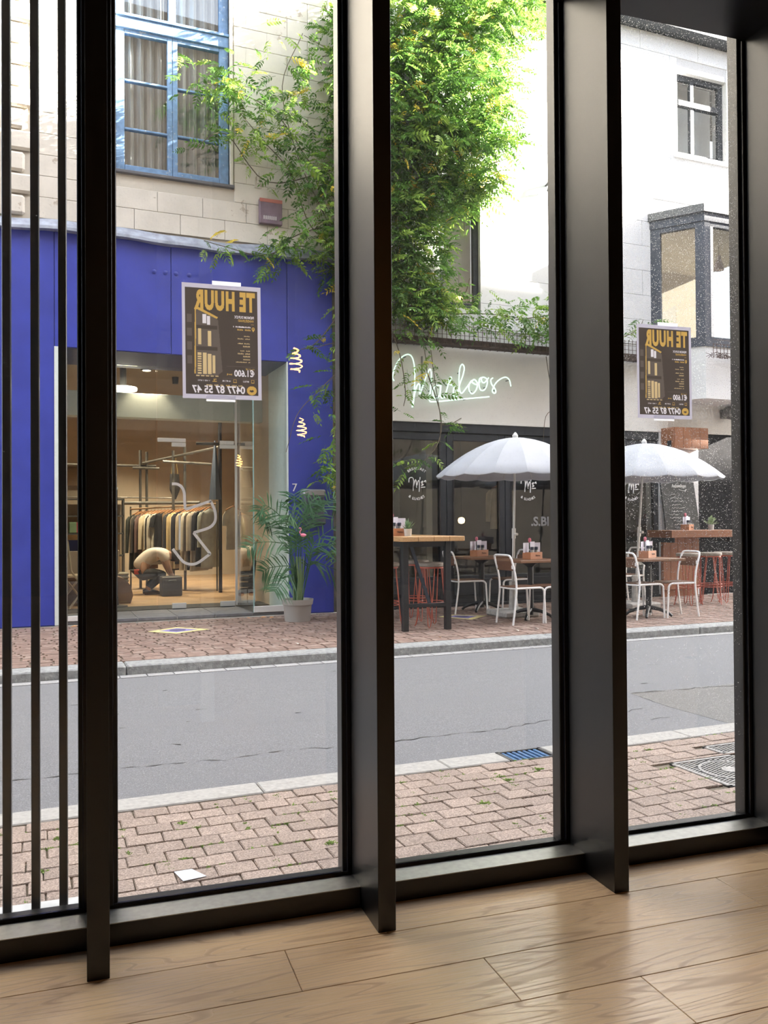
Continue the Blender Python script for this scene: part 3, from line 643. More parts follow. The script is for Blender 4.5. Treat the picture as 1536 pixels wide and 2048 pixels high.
# blue casement window
win = LB(W0-.02, W1+.02, FY+.13, FY+.15, WZ0-.02, WZ0).build('window', m_sash, th)
def wp(name, x0, x1, z0, z1, y0=.06, y1=.13, m=None, b=.006): return LB(x0, x1, FY+y0, FY+y1, z0, z1, b=b).build(name, m or m_sash, win)
for q in ((W0, W0+.115), (2.375, W1), (1.672, 1.738), (1.742, 1.808)): wp('stile', q[0], q[1], WZ0+.02, 7.93)
for q in ((W0, W0+.115), (2.375, W1), (1.69, 1.79)): wp('stile', q[0], q[1], 8.04, WZ1)
wp('transom', W0, W1, 7.90, 8.05, .03, .14); wp('transom', W0, W1, 8.05, 8.09, .01, .10)
for zz in (7.22, 6.575): wp('glazing_bar', 1.115, 1.675, zz-.015, zz+.015); wp('glazing_bar', 1.805, 2.375, zz-.012, zz+.018)
for a, b_ in ((1.115, 1.675), (1.805, 2.375)): wp('bottom_rail', a, b_, WZ0+.02, WZ0+.10); wp('top_rail', a, b_, 7.84, 7.91)
for a, b_ in ((1.11, 1.68), (1.80, 2.38)):
    for z0, z1 in ((6.08, 6.57), (6.58, 7.21), (7.22, 7.86), (8.09, 9.2)): wp('pane', a, b_, z0, z1, .094, .099, g_win, 0)
LB(W0-.05, W1+.06, FY-.03, FY+.14, WZ0-.045, WZ0-.0, b=.008).build('window_sill', M('dark_sill', (.12, .12, .13), rough=.7, pos=True), win)
for q in ((W0-.045, W0, WZ0, WZ1), (W1, W1+.045, WZ0, WZ1)): LB(q[0], q[1], FY-.012, FY+.16, q[2], q[3], b=.006).build('reveal', m_cream, win)
m_curt = M('pale_curtain', (.50, .48, .45), rough=.9, trl=.2)
for a, b_ in ((1.12, 1.66), (1.80, 2.40)):
    mb = MB(); n = 44
    P = [(a+(b_-a)*i/n, .22+.05*sin(i*.62)+.02*sin(i*1.7)) for i in range(n+1)]
    mb.add([(x, y+k, z) for k in (0, .006) for x, y in P for z in (6.0-GZ, 9.3-GZ)], [(2*i, 2*i+2, 2*i+3, 2*i+1) for i in range(n)]+[(2*n+2+2*i+1, 2*n+2+2*i+3, 2*n+2+2*i+2, 2*n+2+2*i) for i in range(n)])
    mb.build('curtain', m_curt, win, smooth=True)
LB(.9, 2.6, FY+.45, FY+.5, 5.9, 9.4).build('dark_room_behind', M('dark_room', (.05, .05, .05)), win)
# small plaque, iron bracket
pq = LB(2.905, 3.228, FY-.07, FY+.02, 5.50, 5.85, b=.008).build('alarm_box', M('dusty_purple_box', (.18, .12, .16), rough=.5, var=.2, vs=10), th)
LB(2.905, 3.228, FY-.073, FY-.068, 5.80, 5.85).build('red_stripe', M('dull_red', (.42, .13, .10)), pq)
for k in range(7): LB(2.96+.028*k, 2.972+.028*k, FY-.074, FY-.069, 5.56, 5.61).build('white_stroke', M('white_mark', (.7, .7, .7)), pq)
bp_ = MB().tube([(2.89, -.06, 6.05-GZ), (2.89, -.06, 6.2-GZ)], .014, 8); bp_.box(2.85, 2.93, -.02, 0, 6.0-GZ, 6.1-GZ); bp_.build('wall_bracket', m_creamj, th)
# lead flashing over the blue fascia
fl = MB()
for i in range(26):
    x = -.45+i*.19; fl.prism([(-.02, 5.20-GZ), (-.11, 5.09-GZ), (-.115, 5.05-GZ), (.02, 5.05-GZ)], 'x', x, x+.20)
fl.v = [(x, y+.012*sin(x*5+z*3), z+.018*sin(x*2.1)+.01*sin(x*7)) for x, y, z in fl.v]
fl.build('lead_flashing', m_lead, th)
# blue timber shopfront
O0, O1, OZ = .24, 3.31, 3.60
fs = MB()
for q in ((-.45, O0, 0, 5.08), (O1, 3.98, 0, 5.08), (O0, O1, OZ, 5.08)): fs.box(q[0], q[1], .012, .30, q[2]+(0 if q[2] else .003)-(GZ if q[2] else 0), q[3]-GZ)
fs.build('shopfront_carcass', m_blued, th)
for (a, b_, z0, z1) in ((-.45, O0-.0, .05, 5.07), (O0+.005, 1.70, OZ, 5.07), (1.705, O1-.005, OZ, 5.07), (O1, 3.98, .05, 5.07)):
    LB(a+.002, b_-.002, FY-.01, FY+.012, z0, z1, b=.003).build('fascia_panel', m_blue, th)
for i, x in enumerate((1.482, 1.631, 1.769, 1.942)):
    MB().lathe([(.030, 0), (.030, .006), (.020, .010), (.008, .014)], 14).xf(Matrix.Rotation(pi/2, 4, 'X')).build('bolt_rosette', m_blued, th, smooth=True, loc=(x, -.01, 4.685-GZ))
LB(O0-.002, O1+.002, FY+.0, FY+1.2, OZ-.01, OZ+.12).build('entrance_soffit', M('dark_blue_soffit', (.05, .06, .16), rough=.6), th)
m_mint = M('pale_white_jamb', (.72, .80, .78), rough=.5, var=.04, vs=6)
LB(O0, O0+.07, FY-.015, FY+1.0, .05, OZ).build('jamb', m_mint, th); LB(O1-.015, O1+.003, FY-.015, FY+1.0, .05, OZ).build('jamb', m_mint, th)
# house number, letter box
n7 = textmb('7', .16, depth=.004); n7.v = [(x+3.36, -.016+z*.5, y+1.775-GZ) for x, y, z in n7.v]; n7.build('house_number', M('white_enamel', (.9, .9, .9), rough=.4), th)
lb = LB(3.50, 3.80, FY-.16, FY-.01, 1.42, 1.79, b=.02).build('letter_box', M('letter_box_grey_blue', (.07, .08, .12), rough=.5, var=.2, vs=8), th)
LB(3.485, 3.815, FY-.17, FY-.01, 1.70, 1.80, b=.02).build('lid', M('grey_metal_lid', (.42, .41, .45), rough=.4, metal=.3), lb)
LB(3.49, 3.83, FY-.13, FY-.01, 1.30, 1.40, b=.02).build('ledge', M('letter_box_grey_blue', (0, 0, 0)), lb)
# stone strip with the vine trunk between the two houses
LB(3.98, 4.52, FY+.03, FY+.30, .04, 13).build('party_wall_strip', M('mossy_grey_render', (.20, .19, .15), rough=.9, var=.35, vs=5, bump=.4, bs=25, pos=True), th)
# entrance step of stone tiles
m_tile = M('blue_grey_step_tile', (.17, .175, .19), rough=.6, var=.2, vs=14, rnd=.1, pos=True)
LB(O0, O1, FY+.02, 13.25, .04, .082).build('entrance_step', M('grout_grey', (.42, .42, .40), rough=.9), th)
for i in range(6):
    for j in range(2): LB(O0+.004+i*.512, O0+.004+i*.512+.502, FY+.012+.5*j, FY+.012+.5*j+.492, .05, .09, b=.003).build('step_tile', m_tile, th)
LB(O0+.07, O1-.02, FY+1.02, FY+1.6, .085, .097).build('door_mat', M('charcoal_mat', (.05, .05, .05), rough=1, var=.3, vs=60), th)
# ------------------------------------------------------------------ glass entrance
DY = 12.6
m_steel = M('brushed_steel', (.82, .82, .80), rough=.4, metal=.1)
eg = thing('glass_entrance', 'frameless glass shop entrance with steel fittings in the blue shopfront', 'entrance', loc=(1.8, DY, .09))
def EB(*a, b=0): return MB().box(a[0]-1.8, a[1]-1.8, a[2]-DY, a[3]-DY, a[4]-.09, a[5]-.09, b=b)
EB(O0+.07, .86, FY+.02, FY+.032, .15, OZ-.01).build('fixed_front_pane', g_shop, eg); EB(2.825, 3.295, FY+.02, FY+.032, .18, OZ-.01).build('fixed_front_pane', g_shop, eg)
EB(O0+.06, .87, FY+.0, FY+.05, .09, .155, b=.003).build('base_profile', m_steel, eg); EB(2.815, O1-.02, FY+.0, FY+.05, .09, .175, b=.003).build('base_profile', m_steel, eg)
g_edge = M('green_glass_edge', (.30, .48, .46), rough=.15, spec=.7)
for x in (.86, 2.815):
    EB(x, x+.010, FY+.03, DY, .09, OZ-.01).build('return_pane', g_shop, eg)
    EB(x-.002, x+.012, FY+.016, FY+.036, .09, OZ-.01).build('polished_edge', g_edge, eg)
EB(.88, 1.63, DY-.006, DY+.006, .10, OZ-.01).build('side_pane', g_shop, eg)
EB(1.65, 2.81, DY-.006, DY+.006, 2.55, OZ-.01).build('over_panel', g_shop, eg)
door = EB(1.65, 2.76, DY-.006, DY+.006, .11, 2.53).build('door', g_shop, eg)
EB(2.775, 2.81, DY-.008, DY+.008, .11, OZ-.01).build('door_post', m_steel, eg)
for q in ((1.65, 2.05, 2.515, 2.570), (1.85, 2.05, 2.45, 2.508), (2.55, 2.76, 2.50, 2.555), (2.55, 2.81, 2.44, 2.495), (1.85, 2.05, .10, .175), (2.55, 2.77, .10, .175)): EB(q[0], q[1], DY-.02, DY+.02, q[2], q[3], b=.003).build('fitting', m_steel, door)
MB().tube([(1.95-1.8, -.06, .95-.09), (1.95-1.8, -.06, 1.45-.09)], .014, 10).build('handle', m_steel, door, smooth=True)
lg = [(1.851, 1.908), (1.929, 1.903), (1.994, 1.857), (2.026, 1.777), (2.032, 1.658), (2.038, 1.551), None, (2.058, 1.538), (2.41, 1.659), None, (2.41, 1.659), (2.47, 1.524), (2.48, 1.39), (2.442, 1.309), (2.362, 1.256), (2.169, 1.198), None, (2.162, 1.19), (2.4, .88), None, (2.4, .88), (2.226, .757), (2.121, .733), (2.029, .761), (1.964, .823), (1.86, .964)]
pts = []; seg = []
for p in lg+[None]:
    if p is None:
        pts += bez([(a, b_, 0) for a, b_ in seg], 4) if len(seg) > 2 else [Vector((a, b_, 0)) for a, b_ in seg]; seg = []
    else: seg.append(p)
v = []
for i, p in enumerate(pts):
    d = (pts[min(i+1, len(pts)-1)]-pts[max(i-1, 0)]); d = d.normalized() if d.length > 0 else Vector((1, 0, 0)); n_ = Vector((-d.y, d.x, 0))*.020
    for s_ in (1, -1):
        for yy in (-.012, -.008): v.append((p.x+n_.x*s_-1.8, yy, p.y+n_.y*s_-.09))
f = []
for i in range(len(pts)-1):
    a = 4*i; b_ = a+4
    f += [(a, b_, b_+2, a+2), (a+1, a+3, b_+3, b_+1), (a, a+1, b_+1, b_), (a+2, b_+2, b_+3, a+3)]
MB().add(v, f).build('line_logo', M('white_vinyl', (.97, .96, .99), rough=.5, trl=.35), door)
# ------------------------------------------------------------------ shop interior shell
m_shw = M('warm_white_plaster', (.58, .50, .40), rough=.9, var=.06, vs=2)
m_shf = M('worn_plywood_floor', (.34, .22, .12), rough=.5, var=.2, vs=2, pos=True)
sh = thing('shop_interior', 'warm lit interior of the clothing shop behind the glass entrance', 'shop interior', loc=(1.8, 12.4, .09))
def IB(*a, b=0): return MB().box(a[0]-1.8, a[1]-1.8, a[2]-12.4, a[3]-12.4, a[4]-.09, a[5]-.09, b=b)
IB(-1.0, 5.6, 13.2, 20.6, .02, .09).build('floor', m_shf, sh)
IB(-1.0, .86, 12.6, 13.2, .02, .09).build('floor', m_shf, sh); IB(2.83, 5.6, 11.9, 13.2, .02, .09).build('floor', m_shf, sh)
IB(-1.1, -1.0, 11.9, 20.6, .09, 3.9).build('side_wall', m_shw, sh); IB(5.6, 5.7, 11.9, 20.6, .09, 3.9).build('side_wall', m_shw, sh)
IB(-1.0, 5.6, 20.6, 20.7, .09, 3.9).build('back_wall', m_shw, sh)
IB(-1.1, 5.7, 12.6, 20.7, 3.9, 4.0).build('shop_ceiling', M('brown_grey_ceiling', (.30, .26, .22), rough=.9), sh)
IB(-1.0, 5.6, 13.0, 13.25, 2.90, 3.26, b=.004).build('bulkhead', M('pale_mint_bulkhead', (.62, .66, .60), rough=.8), sh)
IB(3.42, 5.6, 14.6, 14.7, .09, 3.9).build('partition', m_shw, sh)
IB(3.30, 3.34, 11.95, 14.6, .09, 3.9).build('side_partition', m_shw, sh)
IB(-1.0, 1.0, 20.5, 20.55, 2.2, 2.6).build('back_beam', M('dim_brown', (.30, .22, .15)), sh)
# ceiling lamps
def spot(x, y, z, label):
    t = thing('ceiling_spot', label, 'lamp', loc=(x, y, z))
    MB().lathe([(.085, 0), (.085, .27)], 20).build('housing', m_brass, t, smooth=True)
    MB().lathe([(.055, -.002), (.06, .002)], 20).build('lens', M('lamp_glow', (1, .9, .7), emit=(1, .82, .55), es=14), t)
    L_ = bpy.data.lights.new('spot_light', 'SPOT'); L_.energy = 90; L_.color = (1, .82, .58); L_.spot_size = R(95); L_.spot_blend = .6; L_.shadow_soft_size = .06
    o = bpy.data.objects.new('spot_light', L_); C.objects.link(o); o.parent = t; o.location = (0, 0, -.03)
spot(1.545, 12.98, 3.60, 'black cylinder ceiling spot near the shop entrance')
t = thing('round_ceiling_lamp', 'glowing flat round lamp under the shop ceiling', 'lamp', loc=(1.27, 13.6, 3.38))
MB().lathe([(.20, 0), (.21, .03), (.20, .05)], 28).build('diffuser', M('lamp_disc_glow', (1, .95, .85), emit=(1, .88, .66), es=9), t)
MB().lathe([(.05, .05), (.05, .52)], 12).build('stem', m_brass, t)
for i, (x, y) in enumerate(((2.3, 15.2), (3.0, 16.2), (1.2, 16.8), (3.0, 18.6), (1.8, 19.0))):
    t = thing('track_spot', 'small dark track spot over the shop floor, out of view, '+('above the rail', 'right of the rail', 'above the table', 'at back right', 'at back centre')[i], 'lamp', loc=(x, y, 3.78), group='track spots of the shop')
    MB().lathe([(.05, 0), (.06, .12)], 14).build('housing', m_brass, t)
    L_ = bpy.data.lights.new('track_light', 'SPOT'); L_.energy = 230; L_.color = (1, .80, .54); L_.spot_size = R(110); L_.spot_blend = .7; L_.shadow_soft_size = .08
    o = bpy.data.objects.new('track_light', L_); C.objects.link(o); o.parent = t; o.location = (0, 0, -.02)
# ------------------------------------------------------------------ clothes rack and garments
m_pipe = M('grey_scaffold_pipe', (.12, .115, .105), rough=.4, metal=.4)
P0, P1 = Vector((1.83, 17.0, 1.615)), Vector((3.02, 15.7, 1.68))
D = (P1-P0); D2 = Vector((D.x, D.y, 0)).normalized(); RZ = atan2(-D2.x*-1, -D2.y) if False else atan2(D2.x, -D2.y)
t = thing('clothes_rack', 'long timber clothes rail on dark posts inside the shop', 'clothes rack', loc=(P0.x, P0.y, .09))
q0 = P0-D.normalized()*.15; q1 = P1+D.normalized()*.12
o_ = Vector((P0.x, P0.y, .09))
MB().tube([q0-o_, q1-o_], .017, 10).build('rail', M('rail_wood', (.25, .16, .09), rough=.5), t, smooth=True)
for p in (q0, q1): MB().tube([Vector((p.x, p.y, .09))-o_, p-o_+Vector((0, 0, .05))], .016, 8).build('post', m_pipe, t, smooth=True)
def garment_mesh(wd, ln, sleeve, col, name):
    mb = MB(); lo = []
    for z, hw, ht in ((.0, .05, .012), (-.02, .09, .02), (-.06, wd*.42, .030), (-.10, wd*.46, .036), (-.25, wd*.45, .040), (-ln*.7, wd*.47, .042), (-ln, wd*.49, .044)):
        lo.append([(hw*cos(2*pi*j/16), ht*sin(2*pi*j/16)*(1+.25*sin(j*2.6+z*9)), z) for j in range(16)])
    mb.loops(lo)
    if sleeve:
        for s_ in (-1, 1):
            p = [(s_*wd*.42, 0, -.075), (s_*wd*.52, 0, -.14), (s_*(wd*.56), 0, -.3), (s_*(wd*.57), .01, -.075-sleeve)]
            p = p if sleeve > .3 else [p[0], p[1], (s_*(wd*.60), 0, -.075-sleeve)]
            mb.loops([[(c[0]+r*cos(2*pi*j/10), c[1]+r*.55*sin(2*pi*j/10), c[2]) for j in range(10)] for c, r in zip(p, (.05, .062, .056, .044))])
    return mb.mesh(name, M('cloth_'+name+'_%d' % int(col[0]*997+col[1]*91+col[2]*13), col, rough=.95, var=.12, vs=9), True)
gc = [('dark bottle green jacket', (.035, .04, .032), .56, .92, .6), ('grey-brown shirt', (.20, .17, .13), .5, .95, .6), ('dark grey shirt', (.06, .055, .05), .5, .95, .6), ('plum-brown checked shirt', (.16, .10, .09), .5, .92, .6), ('cream shirt', (.62, .54, .40), .5, .85, .55), ('white shirt', (.68, .64, .55), .48, .85, .55),
      ('black shirt', (.02, .02, .022), .5, .85, .55), ('washed white overshirt', (.60, .56, .48), .5, .85, .6), ('black tee', (.025, .025, .028), .5, .8, .2), ('tan folded trousers', (.28, .18, .09), .30, .62, 0), ('brown folded trousers', (.20, .125, .07), .30, .60, 0), ('charcoal jumper', (.045, .045, .05), .5, .95, .6),
      ('straw yellow shirt', (.62, .48, .26), .5, .92, .6), ('pale yellow shirt', (.66, .54, .33), .5, .92, .6), ('navy black overshirt', (.03, .03, .04), .5, .85, .6), ('beige shirt', (.50, .42, .31), .5, .95, .6), ('off-white linen shirt', (.66, .60, .50), .5, .95, .6), ('dark brown shirt', (.07, .055, .045), .5, .95, .6),
      ('sand shirt', (.52, .45, .36), .5, .97, .6), ('striped grey shirt', (.34, .30, .26), .5, .95, .6), ('black open jacket', (.03, .03, .03), .52, .9, .6), ('grey-green sweater, frontmost', (.36, .37, .33), .54, .92, .55)]
m_hang = M('copper_wood_hanger', (.42, .20, .09), rough=.4)
hme = MB().tube([(-.20, 0, -.06), (-.08, 0, -.015), (0, 0, .01), (.08, 0, -.015), (.20, 0, -.06)], .010, 6)
hme.tube([(0, 0, .01), (0, 0, .05), (.012, 0, .068), (.02, 0, .055)], .003, 5); hme = hme.mesh('hanger', m_hang, True)
for i, (nm_, col, wd_, ln_, sl) in enumerate(gc):
    p = P0.lerp(P1, (i+.5)/len(gc)); word = 'trousers' if 'trousers' in nm_ else 'garment'
    o = put(word, garment_mesh(wd_*1.12, ln_*1.18, sl*1.15, col, word), loc=(p.x, p.y, p.z-.075), rot=RZ+R(random.uniform(-8, 8)), label=nm_+' on the shop rail, number %d from its far end' % (i+1), cat='garment', group='garments on the clothes rail')
    put('hanger', hme, o, loc=(0, 0, .012))
# grey T-shirt hung on the wall, navy cloth, black pole, apron
MB().tube([(0, 0, 0), (0, 0, 3.1)], .032, 10).build('steel_post', M('black_post', (.02, .02, .025), rough=.4), loc=(3.08, 15.2, .09), smooth=True, label='black floor-to-ceiling post beside the clothes rail', cat='post')
o = put('t_shirt', garment_mesh(.40, .72, .24, (.46, .42, .37), 't_shirt'), loc=(3.14, 14.4, 1.60), rot=R(40), label='light grey T-shirt hanging alone right of the black post', cat='garment'); put('hanger', hme, o, loc=(0, 0, .012))
mb = MB(); mb.loops([[(.012*1, 0, 0), (0, .012, 0), (-.012, 0, 0), (0, -.012, 0)], [(.06, 0, -.5), (0, .05, -.5), (-.06, 0, -.5), (0, -.05, -.5)], [(.11, 0, -1.05), (.0, .06, -1.05), (-.11, 0, -1.05), (0, -.06, -1.05)]])
mb.build('folded_parasol', M('slate_blue_canvas', (.10, .13, .19), rough=.9), loc=(2.98, 15.15, 2.80), label='slate blue folded cloth hanging long beside the black post', cat='cloth')
mb = MB(); mb.loops([[(.10, 0, 0), (0, .02, 0), (-.10, 0, 0), (0, -.02, 0)], [(.12, 0, -.3), (0, .04, -.3), (-.11, 0, -.3), (0, -.04, -.3)], [(.03, 0, -.5), (0, .02, -.5), (-.04, 0, -.47), (0, -.02, -.5)]])
o = mb.build('hanging_bag', M('black_leather', (.025, .022, .02), rough=.5), loc=(2.55, 17.0, 2.30), rot=R(20), label='black leather bag hanging from the scaffold rail above the shirts', cat='bag')
MB().tube([(-.07, 0, 0), (-.03, 0, .3), (0, 0, .36), (.03, 0, .3), (.07, 0, 0)], .008, 6).build('strap', M('brass_chain', (.5, .36, .15), rough=.3, metal=.6), o)
# scaffold frame of pipes at the back
sc = thing('scaffold_frame', 'grey scaffold pipe frame standing along the shop wall', 'scaffold', loc=(2.0, 17.0, .09))
def SP(a, b_, r=.026): MB().tube([Vector(a)-Vector((2.0, 17.0, .09)), Vector(b_)-Vector((2.0, 17.0, .09))], r, 8).build('pipe', m_pipe, sc, smooth=True)
SP((1.90, 17, .09), (1.90, 17, 2.75)); SP((2.02, 17, .09), (2.02, 17, 2.72)); SP((-.8, 17.05, 2.45), (2.2, 17.05, 2.45)); SP((1.75, 16.95, 2.40), (2.25, 16.95, 2.40))
SP((1.95, 17, 2.50), (3.2, 15.2, 2.72)); SP((2.62, 16.2, .09), (2.62, 16.2, 2.8)); SP((2.42, 16.3, .09), (2.42, 16.3, 2.7)); SP((2.2, 16.1, 2.48), (3.1, 16.1, 2.44)); SP((-.8, 17.4, 1.85), (2.6, 17.4, 1.84), .012)
SP((2.5, 14.3, 2.66), (3.3, 14.2, 2.66)); SP((1.6, 16.9, 1.72), (2.9, 16.2, 1.72), .03)
# shelf unit, counter with folded clothes, bench, chair at left
shf = thing('metal_shelf', 'dark metal shelf unit against the back wall of the shop', 'shelf', loc=(1.35, 20.3, .09)); m_dk = M('dark_metal', (.05, .055, .06), rough=.5)
for zz in (.5, 1.0, 1.4, 1.78): MB().box(-.75, .55, -.2, .2, zz, zz+.03).build('shelf_board', m_dk, shf)
for xx in (-.75, -.1, .52): MB().box(xx, xx+.03, -.2, -.17, 0, 1.8).build('upright', m_dk, shf); MB().box(xx, xx+.03, .17, .2, 0, 1.8).build('upright', m_dk, shf)
for i, (x, z, c_, nm_) in enumerate(((.8, 1.12, (.12, .2, .13), 'green'), (.95, 1.12, (.35, .05, .07), 'red'), (1.12, 1.12, (.5, .4, .2), 'ochre'), (1.62, 1.12, (.45, .4, .12), 'mustard'))):
    MB().box(-.09, .09, -.12, .12, 0, .25, b=.02).build('folded_clothes', M('folded_'+nm_, c_, rough=.95, var=.15), loc=(x, 20.25, z), label=nm_+' folded clothes on the dark metal shelf', cat='clothes')
ct = thing('display_counter', 'pale display table with a navy cloth edge at left inside the shop', 'table', loc=(.65, 15.2, .09))
MB().box(-.75, .66, -.4, .4, .42, .80, b=.006).build('top_box', M('pale_box', (.62, .55, .45), rough=.7), ct); MB().box(-.75, .30, -.405, -.40, .80, .98).build('navy_cloth', M('navy_cloth', (.03, .04, .12), rough=.9), ct)
for x in (-.7, .58):
    for y in (-.35, .3): MB().box(x, x+.05, y, y+.05, 0, .42).build('leg', m_dk, ct)
for k, (c_, n_) in enumerate((((.62, .50, .36), 'bottom one'), ((.70, .60, .48), 'middle one'), ((.66, .52, .34), 'top one'))):
    MB().box(-.16, .16, -.14, .14, 0, .045, b=.012).build('folded_shirt', M('folded_shirt_%d' % k, c_, rough=.95), loc=(1.10, 15.15, .89+.046*k), label='cream folded shirt stacked on the display table, '+n_, cat='clothes', group='folded shirts')
mb = MB(); mb.prism([(-.75, 0), (.34, 0), (.38, .12), (.34, .28), (.24, .39), (.12, .43), (-.75, .43)], 'y', -.3, .3)
mb.build('curved_bench', M('brown_plywood', (.20, .11, .055), rough=.5, var=.15, vs=5), loc=(1.05, 14.1, .09), label='low brown plywood bench with a rounded end in the shop', cat='bench')
for zz in range(6):
    MB().box(-.2, .2, -.17, .17, 0, .05, b=.015).build('folded_jeans', M('folded_jeans', (.20, .19, .16), rough=.95, var=.2), loc=(1.36, 15.9, .12+.058*zz), label='grey folded trousers in the low pile behind the person, '+('lowest', 'second', 'third', 'fourth', 'fifth', 'topmost')[zz]+' of six', cat='clothes', group='pile of folded trousers')
MB().box(-.25, .25, -.22, .22, 0, .03).build('pile_board', m_dk, loc=(1.36, 15.9, .09), label='dark board under the pile of folded trousers', cat='board')
st_ = thing('stanchion', 'black thin pole stand just inside the shop window', 'stand', loc=(1.13, 13.27, .097))
MB().tube([(0, 0, 0), (0, 0, 1.74)], .024, 10).build('pole', M('black_post', (0, 0, 0)), st_, smooth=True); MB().lathe([(.17, 0), (.16, .015), (.04, .03), (.03, .16)], 20).build('base', M('black_post', (0, 0, 0)), st_, smooth=True); MB().lathe([(.012, 1.74), (.03, 1.755), (.03, 1.775), (.01, 1.79)], 12).build('knob', m_steel, st_, smooth=True)
fc = thing('folding_chair', 'pale wooden folding chair behind the left slats in the shop', 'chair', loc=(.60, 13.5, .09), rot=R(25)); m_pale = M('pale_beech', (.55, .42, .27), rough=.5, var=.1)
MB().box(-.22, .22, -.2, .2, .47, .49, b=.006).build('seat', m_pale, fc)
for y in (-.19, .19):
    MB().tube([(-.24, y, 0), (.18, y, .48)], .016, 6).build('leg', m_pale, fc); MB().tube([(.24, y, 0), (-.2, y, .55), (-.26, y, 1.0)], .016, 6).build('leg', m_pale, fc)
MB().box(-.28, -.25, -.2, .2, .78, .98, b=.008).build('backrest', m_pale, fc)
bx = thing('speaker_box', 'black square box on the shop floor beside the crouching person', 'box', loc=(2.18, 15.0, .09)); MB().box(-.17, .17, -.17, .17, 0, .33, b=.012).build('body', M('black_case', (.03, .03, .035), rough=.5), bx); MB().tube([(-.06, -.17, .25), (-.06, -.2, .27), (.06, -.2, .27), (.06, -.17, .25)], .008, 6).build('handle', m_dk, bx)
# card stands, umbrella in stand
for i, (x, lab_) in enumerate(((2.89, 'white card stand with a red sketch left of the entrance glass edge'), (3.045, 'copy of the white card stand for its reflection in the corner glass'))):  # second stand is added as the first one's mirror image in the glass
    t = thing('card_stand', lab_, 'card', loc=(x, 12.72, .097)); MB().box(-.085 if i == 0 else -.05, .085 if i == 0 else .06, -.004, .004, .03, .23).build('card', M('white_card', (.85, .85, .88), rough=.5), t)
    MB().box(-.05, .05, -.03, .03, 0, .03).build('foot', m_dk, t); MB().prism([(.045*cos(a*.5)*1, .16+.03*sin(a*.5)) for a in range(12)], 'y', -.006, -.0045).build('red_sketch', M('dark_red', (.25, .06, .05)), t)
us = thing('umbrella_stand', 'dark slatted umbrella stand near the entrance corner', 'stand', loc=(3.10, 13.25, .09))
for k in range(5): MB().lathe([(.11, .06+.09*k), (.115, .10+.09*k), (.11, .12+.09*k)], 12, cap=False).build('ring', m_dk, us)
MB().lathe([(.12, 0), (.12, .03)], 16).build('base', m_dk, us)
t = thing('umbrella', 'closed dark umbrella with a wooden crook handle in its stand', 'umbrella', loc=(3.13, 13.25, .12))
MB().tube([(0, 0, 0), (.04, 0, .3), (.10, 0, .62)], [.012, .05, .03], 8).build('canopy', M('dark_umbrella', (.045, .04, .035), rough=.8), t, smooth=True)
MB().tube([(.10, 0, .6), (.12, 0, .85), (.14, 0, .93), (.18, 0, .97), (.22, 0, .94), (.225, 0, .88)], .014, 8).build('handle', M('crook_wood', (.28, .17, .08), rough=.4), t, smooth=True)
# ------------------------------------------------------------------ crouching person in the shop
def skin(name, nodes, edges, mat, parent, sub=2, root=0):
    me = bpy.data.meshes.new(name); me.from_pydata([n[0] for n in nodes], edges, []); me.materials.append(mat)
    o = put(name, me, parent)
    md = o.modifiers.new('skin', 'SKIN'); md.use_smooth_shade = True
    ly = me.skin_vertices[0] if len(me.skin_vertices) else None
    if ly is None:
        bm = bmesh.new(); bm.from_mesh(me); bm.verts.layers.skin.verify(); bm.to_mesh(me); bm.free(); ly = me.skin_vertices[0]
    for i, n in enumerate(nodes):
        r = n[1]; ly.data[i].radius = r if isinstance(r, tuple) else (r, r); ly.data[i].use_root = (i == root)
    s_ = o.modifiers.new('sub', 'SUBSURF'); s_.levels = sub; s_.render_levels = sub
    return o
pr = thing('person', 'person in a white T-shirt and dark trousers crouching at the clothes rail', 'person', loc=(1.86, 15.45, .09))
m_skin = M('skin', (.50, .30, .21), rough=.6)
N = [((-.19, 0, .37), .14), ((-.08, 0, .58), .13), ((.08, 0, .70), .14), ((.24, 0, .73), .13), ((.35, 0, .71), .06), ((.44, 0, .64), .085), ((.50, 0, .58), .075)]
E_ = [(0, 1), (1, 2), (2, 3), (3, 4), (4, 5), (5, 6)]
def chain(st0, pts):
    a = st0
    for p, r in pts: N.append((p, r)); E_.append((a, len(N)-1)); a = len(N)-1
    return a
for s_ in (-1, 1):
    h = chain(3, [((.27, s_*.17, .68), .06), ((.31, s_*.20, .50), .045), ((.38, s_*.17, .34), .032), ((.41, s_*.16, .29), .028)])
    for k in range(4): chain(h, [((.43+.012*k, s_*(.16)+(.018*k-.027), .255), .010), ((.45+.012*k, s_*.16+(.018*k-.027), .225-.004*k), .008)])
    chain(h, [((.435, s_*.16-s_*.035, .275), .010), ((.455, s_*.16-s_*.04, .25), .009)])
    chain(0, [((-.10, s_*.11, .35), .095), ((.27, s_*.15, .37), .065), ((.10, s_*.15, .22), .055), ((-.02, s_*.14, .09), .04), ((.02, s_*.14, .045), .042), ((.14, s_*.15, .03), .032)])
skin('body', N, E_, m_skin, pr)
S0 = N; N, E_ = [((-.20, 0, .42), .155), ((-.08, 0, .58), .15), ((.08, 0, .71), .158), ((.24, 0, .735), .145), ((.33, 0, .72), .08)], [(0, 1), (1, 2), (2, 3), (3, 4)]
for s_ in (-1, 1): chain(3, [((.27, s_*.17, .68), .078), ((.30, s_*.195, .55), .066)])
skin('t_shirt', N, E_, M('white_t_shirt', (.66, .60, .54), rough=.95), pr)
N, E_ = [((-.21, 0, .36), .15), ((-.20, 0, .42), .14)], [(0, 1)]
